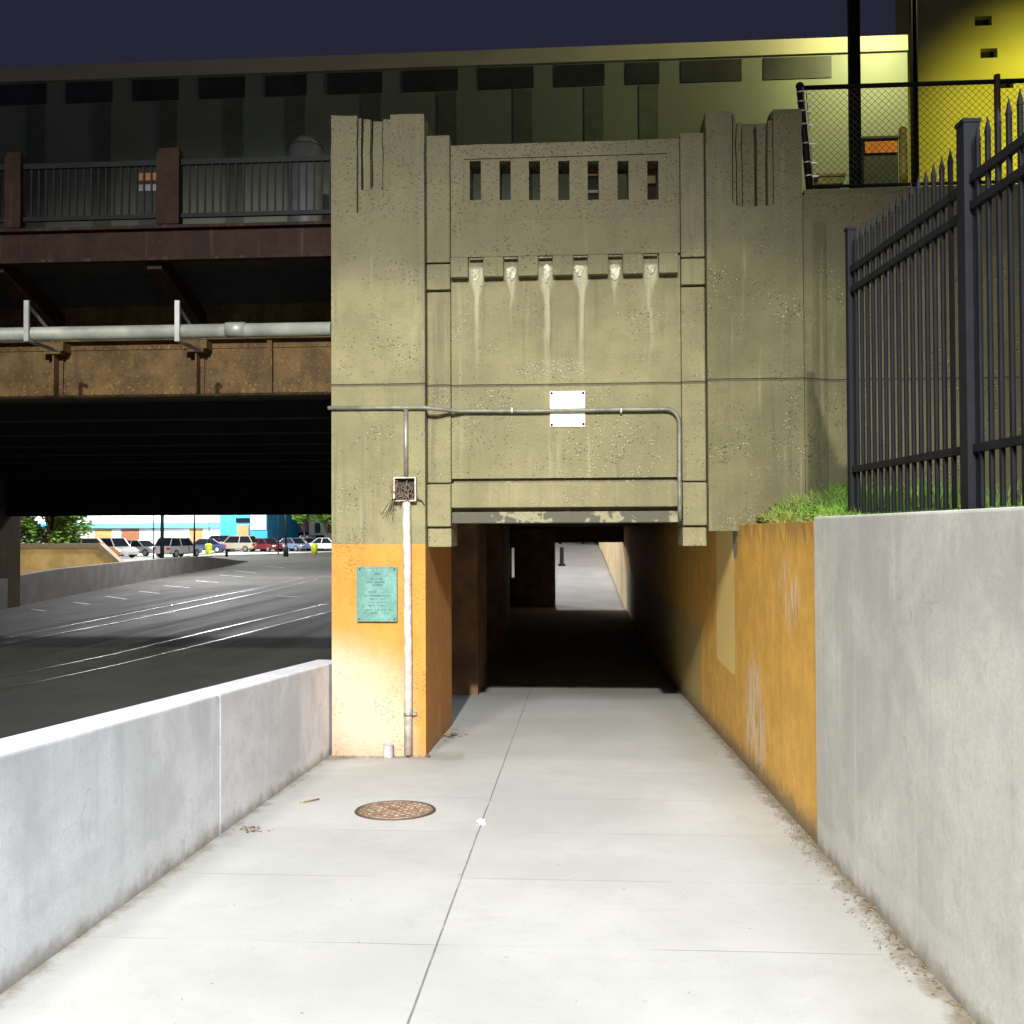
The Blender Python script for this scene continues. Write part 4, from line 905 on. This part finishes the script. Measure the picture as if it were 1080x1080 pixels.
# trees
M['bark'] = plain('bark', (.09, .065, .045), .95, 0, .3, 12, .02)
def m_leaf(name, a, bcol):
    t = NT(name); n = t.noise(2.2, 4, .7); c = t.mix(t.ramp(n, .35, .65), a, bcol); return t.done(c, .55)
M['leaf_a'] = m_leaf('broad_leaves', (.06, .14, .02), (.18, .30, .05)); M['leaf_b'] = m_leaf('light_leaves', (.09, .20, .02), (.20, .36, .05))
def tree(name, label, base, h, rad, cz, mat, n, leaf, seed, group=None):
    r = random.Random(seed); base = Vector(base); t = thing(name, label, 'tree', base, group)
    b = B(); tube(b, [base - Vector((0, 0, .2)), base + Vector((.03, 0, h * .3)), base + Vector((-.04, .05, h * .6)), base + Vector((0, 0, h * .85))], [rad * .075, rad * .06, rad * .045, rad * .02], 8)
    cl = []
    for i in range(22):
        a = r.uniform(0, 6.283); e = r.uniform(-.75, .95); rr_ = rad * r.uniform(.45, .95) * math.sqrt(max(.1, 1 - e * e)); c = base + Vector((math.cos(a) * rr_, math.sin(a) * rr_, cz + e * rad * .95)); cl.append((c, rad * r.uniform(.22, .42)))
        s = base + Vector((0, 0, h * r.uniform(.3, .6))); tube(b, [s, s.lerp(c, .5) + Vector((0, 0, .1)), c], [rad * .03, rad * .018, rad * .006], 5)
    obj('trunk', b, M['bark'], t)
    b = B()
    for i in range(n):
        c, q = r.choice(cl); v = Vector((r.gauss(0, 1), r.gauss(0, 1), r.gauss(0, .8))); v = v.normalized() * q * (r.random() ** .4) * 1.15; p = c + v
        rot = Matrix.Rotation(r.uniform(0, 6.28), 3, 'Z') @ Matrix.Rotation(r.uniform(-1.2, 1.2), 3, 'X'); s = leaf * r.uniform(.6, 1.2)
        b.faces.new([b.verts.new(p + rot @ Vector(k) * s) for k in ((-1, 0, 0), (0, -.45, .1), (1, 0, 0), (0, .45, .1))])
    obj('crown', b, mat, t)
q = at(52, 590, 51.5); tree('broadleaf_tree', 'dense green tree behind the ochre wall at the left', (q.x, 51.5, RZ), 4.6, 1.75, 3.0, M['leaf_a'], 12000, .14, 4)
LZ = RZ + .12
q = gr(321, 581, LZ); tree('young_tree', 'young light green tree standing left of the small car park tree', (q.x, q.y, LZ), 5.6, 1.25, 4.1, M['leaf_b'], 3000, .17, 6, 'young trees in the car park')
q = gr(345, 580.5, LZ); tree('young_tree', 'young green tree half hidden by the concrete pier', (q.x, q.y, LZ), 5.4, 1.3, 3.9, M['leaf_b'], 3000, .17, 8, 'young trees in the car park')

# cars
M['tyre'] = plain('tyre_rubber', (.02, .02, .02), .8); M['rim'] = plain('wheel_rim', (.45, .45, .46), .35, .7)
M['headlight'] = plain('headlight_glass', (.8, .8, .78), .15); M['taillight'] = plain('taillight_red', (.5, .01, .01), .25)
def car(label, px, py, ang, paint, kind='saloon', z=LZ, dist=None, group='cars in the car park beyond the bridge', cat='car'):
    if dist: base = at(px, py, dist); base.z = z
    else: base = gr(px, py, z)
    t = thing('parked_car', label, cat, (base.x, base.y, z), group); t.rotation_euler = (0, 0, R(ang))
    def part(n, b, m, par=None):
        me = bpy.data.meshes.new(n); b.to_mesh(me); b.free(); o = bpy.data.objects.new(n, me); col.objects.link(o); me.materials.append(m); o.parent = par or t
        for p in me.polygons: p.use_smooth = False
        return o
    suv = kind == 'suv'; H = 1.72 if suv else 1.45; hz = .98 if suv else .86
    prof = [(-2.25, .35), (-2.3, .6), (-2.22, hz), (-1.2 if not suv else -1.9, hz + .06), (-.0, hz + .05), (.9, hz + .02), (1.9, hz - .10), (2.25, hz - .28), (2.3, .5), (2.22, .3), (1.75, .26), (-1.7, .26)]
    b = B(); prism(b, [(x, -.88, zz) for x, zz in prof], (0, 1.76, 0)); bmesh.ops.bevel(b, geom=[e for e in b.edges if abs(e.verts[0].co.y - e.verts[1].co.y) < .01], offset=.1, segments=3, affect='EDGES', clamp_overlap=True)
    part('body', b, paint)
    r0, r1 = (-1.7, .55) if suv else (-1.0, .35); g0, g1 = (-2.15, 1.15) if suv else (-1.75, 1.1)
    def cabin(inset, zt, zb, mm, nm, shrink=0):
        b = B(); lo = [(g0 + shrink, -.80 + inset), (g1 - shrink, -.80 + inset), (g1 - shrink, .80 - inset), (g0 + shrink, .80 - inset)]; hi = [(r0, -.64), (r1, -.64), (r1, .64), (r0, .64)]
        k = (zb - hz) / (H - hz), (zt - hz) / (H - hz); rings = []
        for kk, zz in ((k[0], zb), (k[1], zt)): rings.append([b.verts.new((l[0] + (h_[0] - l[0]) * kk, l[1] + (h_[1] - l[1]) * kk, zz)) for l, h_ in zip(lo, hi)])
        b.faces.new(rings[0][::-1]); b.faces.new(rings[1])
        for i in range(4): b.faces.new([rings[0][i], rings[0][(i + 1) % 4], rings[1][(i + 1) % 4], rings[1][i]])
        return part(nm, b, mm)
    cabin(0, H - .06, hz, M['glass'], 'windows')
    b = B(); vs = [b.verts.new((x, y, H - .058)) for x, y in ((r0 - .06, -.68), (r1 + .06, -.68), (r1 + .06, .68), (r0 - .06, .68))]; v2 = [b.verts.new((x, y, H)) for x, y in ((r0 + .1, -.56), (r1 - .1, -.56), (r1 - .1, .56), (r0 + .1, .56))]
    b.faces.new(vs[::-1]); b.faces.new(v2)
    for i in range(4): b.faces.new([vs[i], vs[(i + 1) % 4], v2[(i + 1) % 4], v2[i]])
    part('roof', b, paint)
    b = B()
    for s in (-1, 1):
        for (xa, xb) in ((g0, r0), (g1, r1), ((g0 + g1) / 2 - .1, (r0 + r1) / 2 - .1)):
            tube(b, [(xa, s * .81, hz), (xb, s * .655, H - .05)], .045, 6)
    part('pillars', b, paint)
    for x in (-1.4, 1.42):
        for s in (-1, 1):
            b = B(); tube(b, [(x, s * .70, .33), (x, s * .90, .33)], .33, 20); w = part('wheel', b, M['tyre']); b = B(); tube(b, [(x, s * .88, .33), (x, s * .915, .33)], .20, 14); part('rim', b, M['rim'], w)
    for s in (-1, 1):
        b = B(); box(b, 2.1, 2.31, min(s * .5, s * .82), max(s * .5, s * .82), .58, .72); part('headlight', b, M['headlight'])
        b = B(); box(b, -2.32, -2.1, min(s * .55, s * .84), max(s * .55, s * .84), .68, .86); part('taillight', b, M['taillight'])
    return t
def paint(n, c): 
    t = NT(n); return t.done(c, .3, None, .2, Coat_Weight=.5)
PW, PS, PR, PK, PB, PG, PO = paint('white_car_paint', (.75, .76, .77)), paint('champagne_car_paint', (.45, .42, .34)), paint('maroon_car_paint', (.18, .02, .03)), paint('black_car_paint', (.02, .02, .025)), paint('blue_grey_car_paint', (.18, .24, .38)), paint('silver_car_paint', (.42, .43, .45)), paint('amber_lit_car_paint', (.42, .20, .06))
car('amber lit car farthest left, behind the ochre wall', 96, 583, 20, PO, 'suv', dist=78)  # amber light is put into this car's paint colour
car('white car with its nose towards the dark lamp post', 119, 587, -25, PW, 'suv', dist=82)
car('white saloon just right of the nose-out white car', 148, 588, -20, PG, 'saloon', dist=88)
car('silver estate seen from behind between the thin posts', 188, 588, 75, PG, 'suv', dist=84)
car('dark car parked behind the first yellow bin', 231, 583, 160, PK, 'suv', dist=112)
car('champagne coloured four-wheel drive car beside the black bollard', 250, 583, 172, PS, 'suv', dist=104)
car('white car behind the champagne car, nose to the road', 268, 583, -70, PW, 'saloon', dist=106)
car('maroon car parked left of the black lamp post', 281, 582.5, -35, PR, 'saloon', dist=104)
car('black car directly behind the black lamp post', 295, 582, -30, PK, 'saloon', dist=108)
car('blue grey car right of the black lamp post', 310, 582, -35, PB, 'saloon', dist=106)
car('black estate car behind the young tree', 333, 581, -30, PK, 'suv', dist=112)
car('white car at the right end of the row, by the pier', 347, 581, -20, PW, 'saloon', dist=106)
car('silver car between the blue grey and the white car', 322, 582, -30, PG, 'saloon', dist=109)
car('dark blue car nosing out left of the first yellow bin', 214, 584, 200, paint('dark_blue_car_paint', (.03, .05, .14)), 'saloon', dist=100)
# seen through the tunnel
car('red car at the top of the far ramp, seen through the tunnel', 603, 574, 90, paint('red_car_paint', (.45, .02, .02)), 'saloon', z=.55, dist=70)
car('white car at the top of the far ramp, seen through the tunnel', 628, 574, 95, PW, 'saloon', z=.55, dist=76)

# lamp posts, sign posts, bins, bollard
LIGHTS = []
M['postblack'] = plain('black_post_paint', (.02, .022, .022), .5, .1)
M['lamp_on'] = NT('lit_lamp_lens'); 
t = M['lamp_on']; t.set(t.bsdf.inputs['Emission Color'], (1, .97, .9)); t.bsdf.inputs['Emission Strength'].default_value = 12; M['lamp_on'] = t.done((.8, .8, .8), .4)
def lamp_post(label, px, dist, r, h, head=True, base=True, z=LZ, cat='lamp post', name='lamp_post'):
    q = at(px, 585, dist); t = thing(name, label, cat, (q.x, q.y, z), 'posts around the car park')
    b = B(); tube(b, [(q.x, q.y, z), (q.x, q.y, z + h)], r, 12, r * .7); obj('pole', b, M['postblack'], t)
    if base: b = B(); tube(b, [(q.x, q.y, z), (q.x, q.y, z + .7), (q.x, q.y, z + 1.0)], [r * 2.3, r * 2.1, r * 1.1], 12); obj('base', b, M['postblack'], t)
    if head:
        b = B(); tube(b, [(q.x, q.y, z + h - .05), (q.x + .3, q.y - .6, z + h + .2), (q.x + .5, q.y - 1.2, z + h + .22)], r * .6, 8); obj('arm', b, M['postblack'], t)
        b = B(); box(b, q.x + .3, q.x + .7, q.y - 1.9, q.y - 1.1, z + h + .16, z + h + .28); obj('lamp_head', b, M['postblack'], t)
        b = B(); box(b, q.x + .34, q.x + .66, q.y - 1.86, q.y - 1.15, z + h + .14, z + h + .159); obj('lens', b, M['lamp_on'], t)
    return q
lamp_post('slim post just left of the thick dark lamp post', 162, 66, .045, 5, False, False, name='slim_post', cat='post')
lamp_post('thick dark lamp post in front of the white cars', 171, 62, .13, 7, True, False)
lamp_post('slim dark post in front of the white shop wall', 205, 84, .09, 6, False, False, name='slim_post', cat='post')
lamp_post('slim dark post left of the blue tower', 220.5, 100, .05, 6, False, False, name='slim_post', cat='post')
lamp_post('black lamp post with a stout base beside the maroon car', 301.5, 84, .10, 6.5, True, True)
lamp_post('slim grey signal post left of the black lamp post', 293.5, 92, .06, 6, False, False, name='slim_post', cat='post')
M['bin'] = plain('bright_yellow_plastic', (.70, .78, .05), .5)
for px, dist, lb in ((220, 92, 'bright yellow bin by the dark car'), (331.5, 90, 'bright yellow bin under the young trees')):
    q = at(px, 584, dist); b = B(); tube(b, [(q.x, q.y, LZ), (q.x, q.y, LZ + .9), (q.x, q.y, LZ + 1.0)], [.26, .32, .28], 14); tube(b, [(q.x, q.y, LZ + 1.001), (q.x, q.y, LZ + 1.05)], .2, 14); o = obj('litter_bin', b, M['bin']); rebase(o, (q.x, q.y, LZ)); tag(o, lb, 'bin', 'yellow bins')
q = at(239, 585, 84); b = B(); tube(b, [(q.x, q.y, LZ), (q.x, q.y, LZ + .5), (q.x, q.y, LZ + .62), (q.x, q.y, LZ + .72)], [.12, .12, .14, .05], 12); o = obj('bollard', b, M['postblack']); rebase(o, (q.x, q.y, LZ)); tag(o, 'short black bollard in front of the champagne car', 'bollard')
q = at(592.5, 597, 44); zz = ramp_z(44)
b = B(); box(b, q.x - .09, q.x + .09, 44, 44.16, zz, at(592, 577, 44).z); box(b, q.x - .16, q.x + .16, 43.95, 44.21, zz - .01, zz + .1); o = obj('black_bollard', b, M['postblack'], bevel=.01); rebase(o, (q.x, 44.08, zz)); tag(o, 'black post on the far ramp seen through the tunnel', 'post')

# shop building
YS = 125.0
sb = thing('shop_building', 'white and blue shop building brightly lit behind the car park', 'building', (-65, YS, LZ))
def sx(px): return at(px, 570, YS).x
def sz(py): return at(180, py, YS).z
M['shopwhite'] = plain('white_cladding', (.80, .81, .82), .6, 0, .04, .2); M['shopblue'] = plain('bright_blue_cladding', (.02, .32, .62), .5, 0, .08, .3); M['shopcyan'] = plain('cyan_band', (.10, .52, .66), .5, 0, .05, .3)
obj('wall', boxed(sx(-40), sx(238), YS, YS + 20, LZ - .2, 9), M['shopwhite'], sb)
b = B(); box(b, sx(20), sx(238) - .02, YS - .8, YS - .01, sz(556.5), sz(551.5)); obj('canopy_band', b, M['shopcyan'], sb)
obj('upper_panel', boxed(sx(222), sx(238) - .02, YS - .3, YS - .01, sz(551), 8.5), plain('pale_grey_panel', (.55, .57, .62), .6), sb)
for a0, a1 in ((128, 147), (200, 214), (100, 118)):
    obj('shop_window', boxed(sx(a0), sx(a1), YS - .06, YS - .005, sz(576), sz(558)), plain('warm_brown_glazing', (.25, .10, .05) if a0 == 128 else (.45, .24, .09), .3), sb)
obj('tower', boxed(sx(238), sx(287), YS - 2.0, YS + 12, LZ - .2, 10), M['shopblue'], sb)
obj('tower_panel', boxed(sx(270), sx(286.5), YS - 2.2, YS - 2.01, sz(559), 9.2), plain('silver_cladding', (.50, .53, .58), .5), sb)
obj('entrance', boxed(sx(256), sx(268), YS - 2.15, YS - 2.01, LZ, sz(554)), plain('warm_doorway', (.42, .22, .08), .5), sb)
obj('entrance_glazing', boxed(sx(255), sx(269), YS - 2.25, YS - 2.01, sz(551.5), sz(547)), M['glass'], sb)
gb = thing('grey_building', 'dull grey green building behind the young trees', 'building', (-45, 135, LZ))
obj('wall', boxed(at(326, 570, 135).x, at(420, 570, 135).x, 135, 150, LZ - .2, 12), plain('grey_green_cladding', (.22, .25, .21), .7), gb)
for k in range(3): obj('window', boxed(at(332 + k * 12, 570, 135).x, at(338 + k * 12, 570, 135).x, 134.9, 134.99, 1.2, 2.6), M['glass'], gb)

# far ramp walls past the tunnel
b = B(); prism(b, [(1.42, 30.25, -1.2), (1.42, 30.25, 1.6), (1.42, 61, 1.9), (1.42, 61, -1.2)], (.3, 0, 0)); o = obj('ramp_wall', b, plain('tan_ramp_wall', (.50, .38, .18), .8, 0, .2, 1)); rebase(o, (1.57, 45, -.4)); tag(o, 'tan wall along the far ramp seen through the tunnel', 'wall')

# ================================================================== LIGHT
w = bpy.data.worlds.new('World'); scn.world = w; w.use_nodes = True
nt = w.node_tree; bg = nt.nodes['Background']
sky = nt.nodes.new('ShaderNodeTexSky'); sky.sky_type = 'NISHITA'; sky.sun_disc = False; sky.sun_elevation = R(-4.5); sky.sun_rotation = R(200); sky.ozone_density = 3
mx = nt.nodes.new('ShaderNodeMix'); mx.data_type = 'RGBA'; mx.inputs[0].default_value = 1.0
nt.links.new(sky.outputs[0], mx.inputs[6]); mx.inputs[7].default_value = (.0185, .0180, .036, 1)
nt.links.new(mx.outputs[2], bg.inputs['Color']); bg.inputs['Strength'].default_value = 1.0

def lamp(name, kind, loc, power, colr, size=.3, target=None, spot=None, blend=.5):
    l = bpy.data.lights.new(name, kind); l.energy = power; l.color = colr
    if kind == 'AREA': l.size = size
    else: l.shadow_soft_size = size
    if kind == 'SPOT': l.spot_size = R(spot); l.spot_blend = blend
    o = bpy.data.objects.new(name, l); col.objects.link(o); o.location = loc
    if target is not None: o.rotation_euler = (Vector(target) - Vector(loc)).to_track_quat('-Z', 'Y').to_euler()
    return o
# street lamp behind the photographer, then two added fills for the side walls
lamp('street_lamp_main', 'SPOT', (-.35, -20, 14.3), 70000, (1, .98, .93), .3, (-3.4, 6.2, -.4), 33.5, .9)
lamp('wall_fill_right', 'SPOT', (4, -16, 15), 26000, (.72, .83, 1), 1.6, (-2.2, 4.5, 0), 38, 1)
lamp('wall_fill_left', 'SPOT', (-5, -16, 15), 26000, (1, .98, .93), 1.4, (1.8, 5.5, -.6), 36, 1)
# yellow-green lamp over the tracks
lamp('track_lamp', 'SPOT', (4.4, 11.3, 8.7), 380, (1, .97, .42), .2, (2.0, 13, 6.0), 125, .7)
lamp('yard_lamp', 'SPOT', (17, 16, 13.5), 9000, (1, .93, .14), .3, (13.0, 26, 11.5), 44, 1)
# car park and street lamps beyond the bridge, last one an added wall fill
for (x, y, z, e, c) in ((-62, 112, 9, 26000, (.95, .98, 1)), (-48, 112, 9, 18000, (.95, .98, 1)), (-36, 72, 8.5, 6000, (1, .98, .95)), (-34, 95, 9, 15000, (1, 1, .95)), (-18, 47, 8, 15000, (.98, .97, 1)), (-22, 82, 9, 5000, (1, .98, .95)), (-27, 43.0, 4.2, 900, (1, .88, .6))):
    lamp('far_side_light', 'POINT', (x, y, z), e, c, .3)
lamp('far_ramp_lamp', 'POINT', (-1, 38, 8), 2600, (.95, .96, 1), .3)

# ------------------------------------------------------------------ render settings
scn.render.engine = 'CYCLES'
scn.view_settings.view_transform = 'Standard'; scn.view_settings.look = 'None'; scn.view_settings.exposure = 0; scn.view_settings.gamma = 1
scn.render.resolution_x = scn.render.resolution_y = 1024
scn.cycles.use_adaptive_sampling = True
